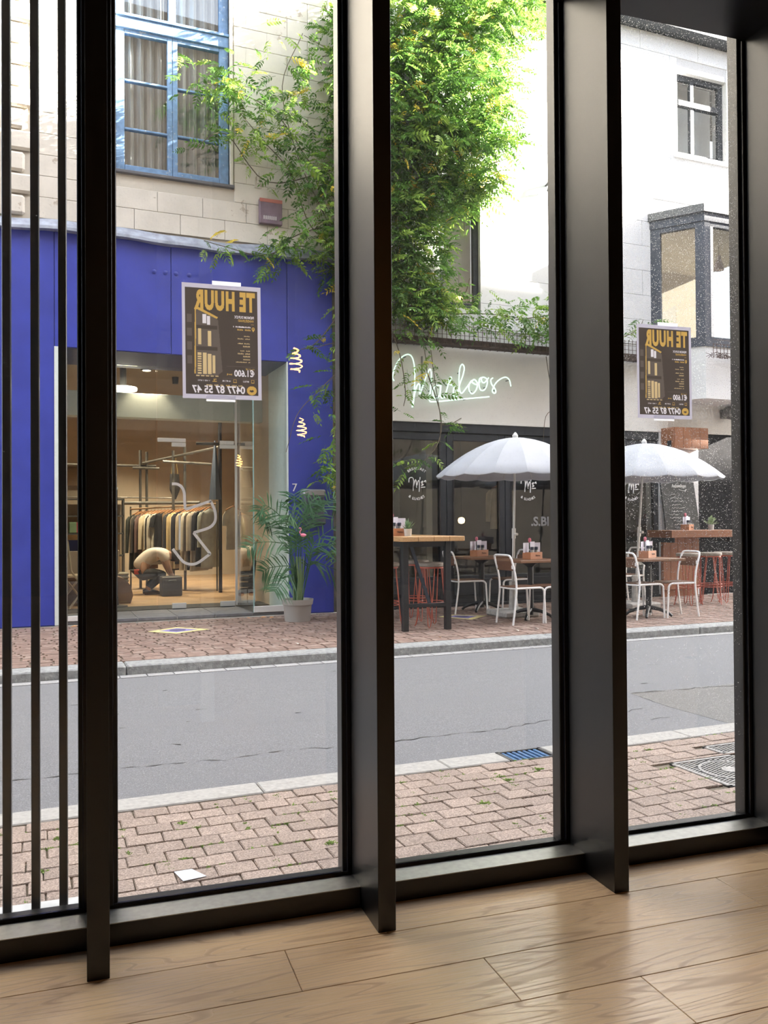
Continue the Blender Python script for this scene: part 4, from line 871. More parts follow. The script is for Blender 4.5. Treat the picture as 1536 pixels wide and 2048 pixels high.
for s_ in (-1, 1): chain(0, [((-.10, s_*.11, .35), .11), ((.27, s_*.15, .37), .082), ((.10, s_*.15, .22), .07), ((-.01, s_*.14, .11), .055)])
skin('trousers', N, E_, M('charcoal_trousers', (.035, .036, .04), rough=.9), pr)
for s_ in (-1, 1): MB().loops([[(x+.0, s_*.145+w_*cos(2*pi*j/10), z0+h_*(.5+.5*sin(2*pi*j/10))) for j in range(10)] for x, w_, h_, z0 in ((-.08, .03, .07, .0), (-.04, .045, .09, 0), (.05, .048, .08, 0), (.14, .045, .06, 0), (.2, .02, .04, 0))]).build('shoe', M('dark_trainer', (.05, .045, .045), rough=.7), pr, smooth=True)
MB().lathe([(.005, -.11), (.07, -.09), (.1, -.02), (.1, .04), (.07, .09), (.005, .11)], 14).build('hair', M('dark_hair', (.03, .022, .016), rough=.7), pr, smooth=True, loc=(.455, 0, .665))
MB().box(-.26, -.17, -.16, -.135, .36, .45, b=.01).build('red_cloth', M('red_cloth', (.5, .09, .07), rough=.9), pr)
# ------------------------------------------------------------------ cafe building (right, across the street)
m_white = M('white_wall_paint', (.76, .765, .77), rough=.85, var=.03, vs=3, bump=.08, bs=30, pos=True)
m_whitej = M('white_wall_joint', (.60, .60, .60), rough=.9, pos=True)
m_band = M('warm_grey_fascia_paint', (.74, .725, .685), rough=.7, var=.05, vs=2, pos=True)
m_anth = M('anthracite_frame', (.040, .044, .050), rough=.5, spec=.2, var=.15, vs=8, pos=True)
m_anthb = M('slate_bay_frame', (.075, .085, .11), rough=.5, spec=.2, var=.15, vs=8, pos=True)
g_cafe = glassmat('cafe_glass', tint=(.80, .83, .83), refl=.06)
cf = thing('cafe_building', 'white painted cafe building with dark folding doors and a bay window', 'building', loc=(4.5, FY, GZ))
def CB(*a, b=0): return MB().box(a[0]-4.5, a[1]-4.5, a[2]-FY, a[3]-FY, a[4]-GZ, a[5]-GZ, b=b)
holes = [(5.72, 6.41, 4.62, 6.60), (7.66, 8.40, 4.55, 6.30), (9.75, 12.6, 4.2, 6.45), (10.30, 11.41, 7.66, 9.12)]
def wallbox(x0, x1, z0, z1, y0, y1, mat, name, hs):
    mb = MB(); xs = sorted({x0, x1, *[q for h in hs for q in h[:2]]}); zs = sorted({z0, z1, *[q for h in hs for q in h[2:]]})
    for a, b_ in zip(xs[:-1], xs[1:]):
        for c, d in zip(zs[:-1], zs[1:]):
            if a < x0 or b_ > x1 or c < z0 or d > z1: continue
            if any(h[0]-.01 < (a+b_)/2 < h[1]+.01 and h[2]-.01 < (c+d)/2 < h[3]+.01 for h in hs): continue
            mb.box(a-4.5, b_-4.5, y0-FY, y1-FY, c-GZ, d-GZ)
    return mb.build(name, mat, cf)
wallbox(4.5, 16, 3.98, 9.85, FY+.012, FY+.35, m_whitej, 'wall', holes)
cc = {}
class _O: pass
def put_off(x): return x
hs2 = [(h[0]-4.5, h[1]-4.5, h[2], h[3]) for h in holes]
courses(cf, .02, 8.2, 4.30, 9.66, hs2, 1.25, .42, cc, 'wall_block', m_white, yb=0, d=.02, b=.003)
CB(4.5, 16, FY, FY+.3, 2.87, 3.98).build('fascia_band', m_band, cf)
CB(4.5, 16, FY-.015, FY+.02, 2.83, 2.875, b=.004).build('fascia_drip_edge', m_band, cf)
CB(12.7, 16, FY, FY+.02, 3.98, 9.66).build('plain_wall_panel', m_white, cf)
CB(4.5, 4.80, FY, FY+.3, .04, 2.87).build('door_pier', m_band, cf)
CB(9.84, 10.68, FY, FY+.35, .04, 2.87).build('pier', m_white, cf)
CB(10.68, 16, FY+.01, FY+.35, .04, 2.87).build('black_cladding', M('black_cladding', (.022, .022, .024), rough=.95, spec=.05, var=.3, vs=20, pos=True), cf)
# eaves
CB(4.45, 16, FY-.255, FY+.35, 9.67, 9.72).build('eaves_board', m_anth, cf)
CB(4.45, 16, FY-.275, FY-.255, 9.665, 9.73, b=.004).build('gutter', m_anth, cf)
CB(4.45, 16, FY-.25, FY+3.0, 9.72, 9.78).build('flat_roof', m_anth, cf)
# upper windows
def framewin(x0, x1, z0, z1, fw, mat, rec, name='window', bars=(), trans=(), y=FY):
    w_ = CB(x0, x1, y+rec+.05, y+rec+.06, z0, z0+.01).build(name, mat, cf)
    for q in ((x0, x0+fw, z0, z1), (x1-fw, x1, z0, z1), (x0+fw, x1-fw, z0, z0+fw), (x0+fw, x1-fw, z1-fw, z1)): CB(q[0], q[1], y+rec, y+rec+.07, q[2], q[3], b=.005).build('frame', mat, w_).parent
    for xb in bars: CB(xb-fw*.4, xb+fw*.4, y+rec, y+rec+.07, z0+fw, z1-fw, b=.004).build('mullion', mat, w_)
    for zb in trans: CB(x0+fw, x1-fw, y+rec-.02, y+rec+.07, zb-fw*.5, zb+fw*.5, b=.004).build('transom', mat, w_)
    CB(x0+fw*.5, x1-fw*.5, y+rec+.03, y+rec+.036, z0+fw*.5, z1-fw*.5).build('pane', g_win, w_)
    return w_
wA = framewin(5.72, 6.41, 4.62, 6.60, .09, m_anth, .06)
CB(5.75, 6.4, FY+.30, FY+.31, 4.6, 6.6).build('blind', M('grey_blind', (.36, .35, .33), rough=.9), wA)
wB = framewin(7.66, 8.40, 4.55, 6.30, .09, m_anth, .06)
CB(7.6, 8.5, FY+.6, FY+.62, 4.5, 6.4).build('dim_room', M('dim_room', (.09, .07, .06)), wB)
wC = framewin(10.30, 11.41, 7.66, 9.12, .10, m_anth, .10, bars=(10.72,), trans=(8.62,))
CB(10.2, 11.5, FY+.5, FY+.52, 7.6, 9.2).build('pale_room', M('pale_room', (.45, .45, .45)), wC)
CB(10.22, 11.5, FY-.05, FY+.1, 7.60, 7.66, b=.005).build('window_ledge', m_white, wC)
t = thing('wall_lamp', 'small warm lamp glowing in the cafe upstairs window', 'lamp', loc=(6.15, FY+.22, 4.80)); MB().lathe([(.05, 0), (.06, .03), (.03, .05)], 14).build('shade', M('amber_lamp', (1, .7, .3), emit=(1, .62, .22), es=5), t); MB().tube([(0, 0, .05), (0, 0, .4)], .004, 5).build('cord', m_brass, t)
# hook on the wall, drain spout
MB().tube([(0, 0, 0), (0, -.10, .03), (0, -.12, -.05), (0, -.05, -.10)], .02, 8).build('hook', m_anth, cf, loc=(7.62-4.5, 0, 6.72-GZ))
# bay window
g_bay = glassmat('bay_window_glass', tint=(.55, .56, .55), refl=.20)
bay = thing('bay_window', 'slate grey angled bay window jutting over the cafe terrace', 'bay window', loc=(10.2, FY, 3.33))
bp = [(9.69, 11.6), (10.21, 10.89), (12.3, 10.89), (12.8, 11.6)]
def bpoly(off=0): return [(p[0]-10.2+(-off if i < 2 else off), p[1]-FY-(off if i in (1, 2) else 0)) for i, p in enumerate(bp)]
MB().prism(bpoly(0), 'z', .0, .86).build('white_apron', m_white, bay)
MB().prism(bpoly(.02), 'z', .86, .92).build('sill', m_anthb, bay)
MB().prism(bpoly(.05), 'z', 3.07, 3.20).build('cap', M('cap_speckled', (.10, .105, .115), rough=.6, var=.3, vs=40), bay); MB().prism(bpoly(.015), 'z', 2.93, 3.07).build('head', m_anthb, bay)
MB().prism(bpoly(-.10), 'z', 2.90, 2.93).build('inner_ceiling', M('bay_ceiling', (.55, .52, .45)), bay)
def bpanel(a, b_, t0, t1, z0, z1, d0, d1, mat, name):
    A = Vector((a[0]-10.2, a[1]-FY)); B = Vector((b_[0]-10.2, b_[1]-FY)); dr = (B-A).normalized(); L_ = (B-A).length; n = Vector((-dr.y, dr.x))
    p = A+dr*(L_*t0 if t0 <= 1 else 0); q = A+dr*L_*t1
    MB().prism([(p+n*d0)[:], (q+n*d0)[:], (q+n*d1)[:], (p+n*d1)[:]], 'z', z0, z1).build(name, mat, bay)
for (a, b_, ts) in ((bp[0], bp[1], ((0, .19), (.83, 1))), (bp[1], bp[2], ((0, .055), (.52, .56), (.95, 1))), (bp[2], bp[3], ((0, .15), (.85, 1)))):
    for t0, t1 in ts: bpanel(a, b_, t0, t1, .92, 2.93, 0, .10, m_anthb, 'post')
    bpanel(a, b_, 0, 1, .92, 1.02, 0.005, .09, m_anthb, 'bottom_rail'); bpanel(a, b_, 0, 1, 2.85, 2.93, .005, .09, m_anthb, 'top_rail')
    bpanel(a, b_, .05, .95, 1.0, 2.88, .045, .052, g_bay, 'pane')
bpanel(bp[1], bp[2], .058, .085, 1.02, 2.85, -.004, .05, M('bright_bead', (.75, .75, .75), rough=.4), 'glazing_bead')
CB(9.6, 13, FY+2.4, FY+2.5, 4.2, 6.5).build('upstairs_room_wall', M('beige_room', (.34, .30, .24), rough=.9), cf); CB(9.6, 13, FY, FY+2.5, 4.19, 4.22).build('upstairs_floor', M('beige_room', (0, 0, 0)), cf); CB(9.6, 13, FY, FY+2.5, 6.45, 6.47).build('upstairs_ceiling', M('bay_ceiling', (0, 0, 0)), cf)
t = thing('pendant_lamp', 'pale pink pendant lamp hanging inside the bay window', 'lamp', loc=(11.10, 11.5, 5.70)); MB().lathe([(.085, 0), (.07, .10), (.035, .20), (.03, .26)], 16).build('shade', M('pink_enamel', (.62, .42, .45), rough=.4), t, smooth=True); MB().tube([(0, 0, .25), (0, 0, .72)], .006, 6).build('cord', m_brass, t)
# wire planting trough along the fascia
m_wire = M('rusty_wire', (.09, .055, .045), rough=.6, metal=.3)
tr = thing('wire_trough', 'rusty wire mesh trough for plants along the cafe fascia', 'planter', loc=(7.5, FY-.02, 3.98))
def wires(x0, x1, y, mb, z1=.30):
    n = int((x1-x0)/.075)
    for i in range(n+1):
        x = x0+(x1-x0)*i/n; mb.box(x-.0035, x+.0035, y-.0035, y+.0035, -.02, z1)
    for k in range(5): zz = .0+.07*k; mb.box(x0, x1, y-.003, y+.003, zz-.003, zz+.003)
mb = MB(); wires(4.55-7.5, 9.68-7.5, -.26, mb); mb.build('wire_grid', m_wire, tr)
mb = MB()
for i in range(40):
    x = 4.6-7.5+i*.13; mb.box(x-.003, x+.003, -.26, 0, -.005, .0)
for yy in (-.2, -.13, -.06): mb.box(4.55-7.5, 9.68-7.5, yy-.003, yy+.003, -.005, 0)
mb.build('wire_bottom', m_wire, tr)
mb = MB(); wires(10.2-7.5, 12.3-7.5, 10.89-FY-.16, mb, .22); mb.build('wire_grid', m_wire, tr)
MB().box(4.55-7.5, 9.6-7.5, -.22, -.03, .0, .09).build('soil', M('dry_soil', (.08, .06, .05), rough=1, var=.4, vs=20), tr)
mb = MB(); r_ = random.Random(8)
for i in range(260):
    x = r_.uniform(10.2, 12.3)-7.5; y = 10.89-FY-r_.uniform(.02, .17); a = r_.uniform(0, pi); l = r_.uniform(.05, .16)
    mb.tube([(x, y, r_.uniform(.0, .09)), (x+l*cos(a), y+.03*sin(a), r_.uniform(.0, .1))], .004, 4)
mb.build('dry_twigs', m_wire, tr, kind='stuff')
# neon name sign
NE = {'m1': [(4.913, 3.413), (4.884, 3.457), (4.915, 3.587), (4.985, 3.719), (5.085, 3.803), (5.166, 3.814), (5.216, 3.753), (5.245, 3.607), (5.244, 3.423), (5.232, 3.237), (5.2, 3.033)],
 'm2': [(5.204, 3.033), (5.226, 3.182), (5.263, 3.331), (5.3, 3.389), (5.324, 3.353), (5.315, 3.26), (5.333, 3.252), (5.375, 3.374), (5.437, 3.526), (5.485, 3.618), (5.51, 3.586), (5.513, 3.475), (5.499, 3.325), (5.48, 3.194), (5.486, 3.139), (5.537, 3.13), (5.775, 3.16), (6.07, 3.201), (6.5, 3.254)],
 'a': [(5.663, 3.381), (5.601, 3.387), (5.553, 3.328), (5.544, 3.244), (5.578, 3.186), (5.634, 3.211), (5.666, 3.297), (5.677, 3.387), (5.664, 3.278), (5.682, 3.201), (5.734, 3.216), (5.777, 3.331), (5.82, 3.493), (5.845, 3.522), (5.855, 3.495), (5.815, 3.427), (5.871, 3.398), (5.907, 3.407), (5.885, 3.308), (5.893, 3.237), (5.939, 3.24), (5.991, 3.408), (6.052, 3.563), (6.076, 3.678), (6.043, 3.729), (6.002, 3.673), (5.984, 3.502), (5.995, 3.333), (6.033, 3.288), (6.103, 3.367), (6.168, 3.446), (6.233, 3.507)],
 'o1': [(6.2, 3.492), (6.162, 3.437), (6.156, 3.342), (6.209, 3.287), (6.281, 3.358), (6.299, 3.454), (6.248, 3.508), (6.205, 3.473), (6.275, 3.433), (6.346, 3.481)],
 'o2': [(6.395, 3.553), (6.338, 3.523), (6.329, 3.427), (6.36, 3.352), (6.421, 3.359), (6.467, 3.434), (6.472, 3.521), (6.405, 3.555), (6.368, 3.515), (6.415, 3.466), (6.499, 3.551)],
 's': [(6.573, 3.552), (6.538, 3.523), (6.55, 3.454), (6.606, 3.388), (6.623, 3.337), (6.593, 3.315), (6.562, 3.353), (6.611, 3.458), (6.7, 3.54), (6.8, 3.576), (6.866, 3.538), (6.894, 3.439)]}
ns = thing('neon_sign', 'pale green neon handwriting reading Marloos on the cafe fascia', 'neon sign', loc=(5.9, 11.52, 3.0))
m_neon = M('mint_neon_tube', (.8, 1, .9), emit=(.70, 1, .82), es=.48)
for k, v in NE.items():
    MB().tube(bez([(a-5.9, 0 if k != 'm2' else -.012, b_-3.0) for a, b_ in v], 5), .0105, 7).build('neon_stroke', m_neon, ns, smooth=True)
for x, z in ((5.1, 3.78), (5.24, 3.3), (5.5, 3.3), (5.62, 3.22), (5.8, 3.4), (6.0, 3.6), (6.2, 3.32), (6.45, 3.4), (6.6, 3.36), (6.85, 3.53), (6.1, 3.2)): MB().tube([(x-5.9, 0, z-3.0), (x-5.9, .08, z-3.0)], .008, 6).build('tube_clip', M('clip_grey', (.2, .2, .2)), ns)
MB().tube([(5.39-5.9, .07, .2), (5.40-5.9, .07, .82)], .012, 6).build('feed_pipe', M('clip_grey', (0, 0, 0)), ns)
# folding glass doors
fd = thing('folding_doors', 'row of five dark framed folding glass doors of the cafe', 'door', loc=(7.3, FY, GZ))
def FB(*a, b=0): return MB().box(a[0]-7.3, a[1]-7.3, a[2]-FY, a[3]-FY, a[4]-GZ, a[5]-GZ, b=b)
lx = [4.80, 5.815, 6.84, 7.865, 8.87, 9.84]
FB(4.80, 9.84, FY+.01, FY+.14, 2.69, 2.83, b=.006).build('head_frame', m_anth, fd); FB(4.80, 9.84, FY-.01, FY+.14, GZ, .075, b=.004).build('threshold', m_anth, fd)
m_logo = M('white_window_lettering', (.9, .9, .9), rough=.5)
for i, (a, b_) in enumerate(zip(lx[:-1], lx[1:])):
    lf_ = FB(a+.004, b_-.004, FY+.03, FY+.09, .08, .15, b=.004).build('door_leaf', m_anth, fd)
    def lp(x0, x1, z0, z1, nm='rail', m=m_anth, y0=.03, y1=.09, bb=.006): FB(x0, x1, FY+y0, FY+y1, z0, z1, b=bb).build(nm, m, lf_)
    lp(a+.004, a+.115, .15, 2.68, 'stile'); lp(b_-.115, b_-.004, .15, 2.68, 'stile'); lp(a+.115, b_-.115, 2.57, 2.68); lp(a+.115, b_-.115, .15, .50, 'bottom_panel'); lp(a+.125, b_-.125, .20, .45, 'raised_panel', y0=.015, y1=.04)
    lp(a+.105, a+.125, .5, 2.57, 'glazing_bead', m_gask, .02, .06, 0); lp(b_-.125, b_-.105, .5, 2.57, 'glazing_bead', m_gask, .02, .06, 0)
    lp(a+.11, b_-.11, .49, 2.58, 'pane', g_cafe, .055, .062, 0)
    if i in (0, 2, 4):
        cx = (5.324, 0, 7.27, 0, 9.289)[i]; cz = 1.905
        for tx, rad, up in (('BREAKFAST', .215, 1), ('& LUNCHES', .215, -1)):
            n = len(tx); mb = MB()
            for k, ch in enumerate(tx):
                if ch == ' ': continue
                an = (k-(n-1)/2)*.155; g_ = textmb(ch, .055, bold=.001, depth=.002, align='CENTER')
                if up > 0: m4 = Matrix.Translation((rad*sin(an), 0, rad*cos(an))) @ Matrix.Rotation(an, 4, 'Y')
                else: m4 = Matrix.Translation((rad*sin(an), 0, -rad*cos(an)-.03)) @ Matrix.Rotation(-an, 4, 'Y')
                mb.add([tuple(m4 @ Vector((q[0], q[2], q[1]))) for q in g_.v], g_.f)
            mb.build('arched_lettering', m_logo, lf_, loc=(cx-7.3, .050, cz-GZ))
        mb = MB()
        for st__ in (((-.13, .02), (-.12, .08), (-.07, .09), (-.05, .04), (-.055, -.06), (-.06, -.11)), ((-.06, -.08), (-.035, .03), (-.015, .06), (-.005, .0), (0, -.06)), ((-.005, -.05), (.02, .03), (.04, .05), (.045, -.02), (.04, -.12)), ((.055, .10), (.05, .06)), ((.07, .02), (.10, .04), (.085, -.005), (.11, -.01), (.075, -.03)), ((.12, .03), (.145, .05), (.15, .02)), ((.07, -.055), (.14, -.05))):
            mb.tube(bez([(p[0], 0, p[1]) for p in st__], 4), .008, 5)
        mb.build('script_monogram', m_logo, lf_, loc=(cx-7.3, .050, cz-GZ))
    if i == 2:
        g_ = textmb('.S.BI', .20, bold=.006, depth=.002); g_.v = [(x, z, y) for x, y, z in g_.v]; g_.build('mirrored_lettering', M('reflected_lettering_grey', (.36, .36, .36)), lf_, loc=(7.32-7.3, .052, 1.26-GZ))  # pale letters paint the reflection of a sign onto the pane
# dark cafe interior
ci = thing('cafe_interior', 'dim interior of the cafe behind the folding doors', 'cafe interior', loc=(7.3, 13, .04))
def KB(*a, b=0): return MB().box(a[0]-7.3, a[1]-7.3, a[2]-13, a[3]-13, a[4]-.04, a[5]-.04, b=b)
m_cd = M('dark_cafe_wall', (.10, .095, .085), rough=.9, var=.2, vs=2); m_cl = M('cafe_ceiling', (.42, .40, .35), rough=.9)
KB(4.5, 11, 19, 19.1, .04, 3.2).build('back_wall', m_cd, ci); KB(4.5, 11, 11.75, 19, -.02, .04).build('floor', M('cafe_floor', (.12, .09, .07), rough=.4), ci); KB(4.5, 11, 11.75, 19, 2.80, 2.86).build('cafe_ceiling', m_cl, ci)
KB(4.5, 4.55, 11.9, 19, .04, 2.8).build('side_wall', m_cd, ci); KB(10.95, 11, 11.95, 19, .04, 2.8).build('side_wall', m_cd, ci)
KB(5.2, 7.6, 16.2, 16.8, .04, 1.15, b=.01).build('counter', M('dark_counter', (.13, .10, .08), rough=.5), ci); KB(5.1, 7.7, 16.1, 16.9, 1.15, 1.2, b=.01).build('counter_top', M('counter_wood', (.34, .22, .13), rough=.4), ci)
for i, (x, y, z) in enumerate(((6.1, 13.8, 2.74), (6.9, 13.2, 2.74), (8.0, 13.2, 2.74), (5.5, 14.5, 2.74))):
    t = thing('recessed_lamp', 'small warm ceiling lamp at the top of the '+('second', 'third', 'fourth', 'first')[i]+' cafe door', 'lamp', loc=(x, y, z), group='warm cafe ceiling lamps'); MB().lathe([(.09, 0), (.10, .03), (.09, .06)], 16).build('diffuser', M('warm_lamp', (1, .8, .45), emit=(1, .70, .35), es=7), t); MB().lathe([(.11, .035), (.11, .06)], 16).build('rim', m_steel, t)
for i, (x, y, z) in enumerate(((7.3, 14.0, 1.35), (9.9, 13.4, 1.75), (6.6, 15.4, 1.0))):
    t = thing('globe_lamp', ['amber globe lamp glowing behind the third cafe door', 'round globe lamp glowing behind the last cafe door', 'small globe lamp on the cafe counter behind the second door'][i], 'lamp', loc=(x, y, z)); MB().lathe([(.01, -.06), (.05, -.045), (.065, 0), (.05, .045), (.01, .06)], 16).build('globe', M('amber_globe', (1, .7, .3), emit=(1, .62, .25), es=6), t, smooth=True)
    MB().tube([(0, 0, .06), (0, 0, 2.8-z)] if z > 1.1 else [(0, 0, -.06), (0, 0, -.2)], .006, 6).build('stem', m_brass, t)
for i, (x, c_, nm_) in enumerate(((5.05, (.42, .38, .32), 'cream'), (5.38, (.36, .44, .44), 'pale blue-green'), (7.5, (.55, .42, .27), 'sand yellow'))):  # added garments imitate clothes mirrored in the door glass
    o = put('jacket', garment_mesh(.50, .75, .55, c_, 'jacket'), loc=(x, 12.9, 1.95), rot=R(10), label=nm_+' jacket standing in for clothes reflected in the cafe door glass', cat='garment'); put('hanger', hme, o, loc=(0, 0, .012)); MB().tube([(0, 0, .06), (0, 0, .845)], .004, 5).build('cord', m_brass, o)
# wood box, chalkboard, lamp on the pier, bar shelf
m_rw = woodmat('reddish_hardwood', (.34, .135, .06), (.17, .06, .028), axis=2, scale=1.2, rough=.45, ring=.4)
m_rwx = woodmat('reddish_hardwood_long', (.30, .125, .06), (.15, .055, .028), axis=0, scale=1.2, rough=.45, ring=.4)
t = thing('wooden_cabinet', 'reddish wooden box cabinet fixed high on the white pier', 'cabinet', loc=(10.25, FY, 2.54))
MB().box(-.35, .35, -.30, 0, .005, .345).build('carcass', m_rw, t)
for k in range(4): MB().box(-.36+.18*k, -.182+.18*k, -.325, -.30, 0, .35, b=.004).build('plank', m_rw, t)
for k in range(2): MB().box(-.375, -.35, -.31+.155*k, -.16+.155*k, 0, .35, b=.003).build('plank', m_rw, t)
MB().box(-.379, -.374, -.26, -.16, .02, .13).build('hinge_plate', m_anth, t)
t = thing('chalkboard', 'black chalkboard menu with white handwriting leaning on the white pier', 'chalkboard', loc=(10.2, FY-.12, 1.06))
tl = Matrix.Rotation(R(-4), 3, 'X')
MB().prism([(-.33, 0), (.40, .05), (.31, .92), (-.40, .95)], 'y', -.015, .015).build('board', M('chalkboard_black', (.035, .037, .036), rough=.6, var=.3, vs=6), t, rot=tl)
m_ch = M('chalk_white', (.72, .72, .70), rough=.9)
mb = MB()
def scrib(x0, z0, w_, h_, seed):
    r_ = random.Random(seed); P = []; x = x0
    while x < x0+w_: P.append((x, -.019, z0+r_.uniform(0, h_))); x += r_.uniform(.008, .02)
    if len(P) > 2: mb.tube(P, .0035, 4)
g_ = textmb('Aanbevelingen', .085, bold=.001, depth=.002, sx=.62); mb.add([(x-.17, -.017-z, y+.83) for x, y, z in g_.v], g_.f)
mb.tube(bez([(-.02, -.019, .79), (.08, -.019, .77), (.14, -.019, .80), (.10, -.019, .75)], 4), .004, 5)
for q, (x0, w_) in enumerate(((-.30, .22), (-.22, .24), (-.20, .27), (-.19, .20), (-.19, .28), (-.18, .22), (-.26, .20), (-.25, .25), (-.17, .38), (-.16, .42), (-.15, .34))): scrib(x0, .69-.056*q, w_, .026, 40+q)
mb.build('chalk_writing', m_ch, t, rot=tl)
t = thing('wall_spotlight', 'grey weathered spotlight on the wall beneath the bay window', 'lamp', loc=(11.24, FY, 3.19)); MB().lathe([(.03, 0), (.11, .05), (.12, .16), (.10, .20)], 18).xf(Matrix.Rotation(R(100), 4, 'X')).build('head', M('grey_spot', (.14, .14, .14), rough=.6, var=.3, vs=20), t, smooth=True, loc=(0, -.06, .03)); MB().box(-.06, .06, -.05, 0, -.08, .08, b=.01).build('mount', M('grey_spot', (0, 0, 0)), t)
t = thing('bar_shelf', 'thick reddish wooden bar shelf against the black wall', 'bar', loc=(10.25, 11.2, GZ))
MB().box(-.72, .72, -.24, .36, 1.01, 1.13, b=.006).build('top', m_rwx, t)
for k in range(5): MB().box(-.43+.155*k, -.277+.155*k, .30, .34, .12, 1.01, b=.004).build('plank', m_rw, t)
MB().box(-.43, .34, .34, .36, 0, 1.0).build('backing', m_rw, t)
for x in (-.6, .6): MB().box(x-.02, x+.02, -.15, .38, .93, 1.01).build('bracket', m_anth, t)
# ------------------------------------------------------------------ terrace furniture
m_wt = M('white_tube_enamel', (.92, .92, .92), rough=.35, var=.05, vs=20)
m_seat = woodmat('dark_walnut', (.17, .085, .05), (.07, .035, .02), axis=0, scale=2, rough=.4, ring=.5)
m_blk = M('black_cast_iron', (.02, .021, .024), rough=.45, metal=.2)
def chair_proto():
    t = thing('terrace_chair', 'white tube chair', 'chair', group='white tube chairs on the terrace')
    for s_ in (-1, 1):
        y = s_*.185
        MB().tube(bez([(.255, y, 0), (.235, y, .36), (.225, y, .425), (.185, y, .452), (.10, y, .455), (-.185, y, .455)], 5), .0125, 8).build('leg', m_wt, t, smooth=True)
        MB().tube(bez([(-.245, y, 0), (-.205, y, .28), (-.190, y, .455), (-.205, y, .62), (-.255, y, .80), (-.268, y*.96, .845)], 5), .0125, 8).build('leg', m_wt, t, smooth=True)
        MB().box(-.245, -.225, y-s_*.02-.012, y-s_*.02+.012, .70, .75, b=.004).build('bracket', m_wt, t)
    MB().tube(bez([(-.268, -.178, .835), (-.275, -.165, .862), (-.278, -.12, .872), (-.282, 0, .874), (-.278, .12, .872), (-.275, .165, .862), (-.268, .178, .835)], 4), .0125, 8).build('top_rail', m_wt, t, smooth=True)
    MB().tube([(-.19, -.185, .452), (-.195, 0, .448), (-.19, .185, .452)], .010, 8).build('cross_rail', m_wt, t, smooth=True)
    mb = MB(); n = 8
    L_ = [[(-.19, -.172, .460), (-.19, .172, .460), (-.19, .172, .474), (-.19, -.172, .474)], [(-.05, -.178, .458), (-.05, .178, .458), (-.05, .178, .470), (-.05, -.178, .470)], [(.12, -.18, .460), (.12, .18, .460), (.12, .18, .474), (.12, -.18, .474)], [(.21, -.165, .458), (.21, .165, .458), (.21, .165, .472), (.21, -.165, .472)], [(.235, -.13, .450), (.235, .13, .450), (.235, .13, .464), (.235, -.13, .464)]]
    mb.loops(L_).build('seat', m_seat, t)
    L_ = []
    for i in range(n+1):
        y = -.165+.33*i/n; d = -.012*(1-(2*i/n-1)**2)
        L_.append([(-.232+d, y, .68), (-.219+d, y, .68), (-.241+d, y, .80), (-.254+d, y, .80)])
    mb = MB().loops(L_); mb.build('backrest', m_seat, t)
    return t
ch0 = chair_proto()
chairs = [('B', 5.74, 9.40, 4, 'white tube chair nearest the kerb, left of the umbrella table'), ('A', 5.70, 10.82, -3, 'white tube chair beside the high table, by the cafe doors'),
          ('C', 6.24, 9.42, 178, 'white tube chair half cut by the mullion, right of the umbrella table'), ('D', 6.46, 10.86, 182, 'white tube chair standing behind the first umbrella pole'),
          ('E', 7.46, 9.20, 6, 'white tube chair left of the square table in the right window'), ('F', 8.04, 9.20, 176, 'white tube chair turned left in front of the wooden bar'),
          ('G', 8.42, 10.72, 186, 'white tube chair behind the second umbrella pole')]
for i, (k, x, y, a, lab_) in enumerate(chairs):
    if i == 0: ch0.matrix_world = Matrix.Translation((x, y, GZ)) @ Matrix.Rotation(R(a), 4, 'Z'); ch0['label'] = lab_
    else: dup(ch0, lab_, (x, y, GZ), R(a))
m_top = woodmat('brown_table_wood', (.24, .125, .07), (.12, .06, .035), axis=0, scale=1.5, rough=.4, ring=.4)
def table(x, y, rz, label):
    t = thing('cafe_table', label, 'table', loc=(x, y, GZ), rot=rz, group='brown topped terrace tables')
    MB().box(-.35, .35, -.33, .33, .755, .79, b=.005).build('top', m_top, t)
    MB().tube([(0, 0, .05), (0, 0, .72)], .038, 12).build('pedestal', m_blk, t, smooth=True); MB().lathe([(.16, .74), (.15, .755), (.05, .69), (.04, .68)], 4).build('top_bracket', m_blk, t)
    for k in range(4):
        a = k*pi/2+pi/4
        MB().tube([(.03*cos(a), .03*sin(a), .12), (.14*cos(a), .14*sin(a), .10), (.26*cos(a), .26*sin(a), .05), (.30*cos(a), .30*sin(a), .012)], [.03, .024, .02, .018], 8).build('foot', m_blk, t, smooth=True)
table(6.13, 9.78, R(0), 'brown square table under the first umbrella'); table(6.02, 10.92, R(0), 'brown square table close to the cafe doors, left of the umbrella')
table(7.70, 9.32, R(0), 'brown square table in front of the bar, under the second umbrella')
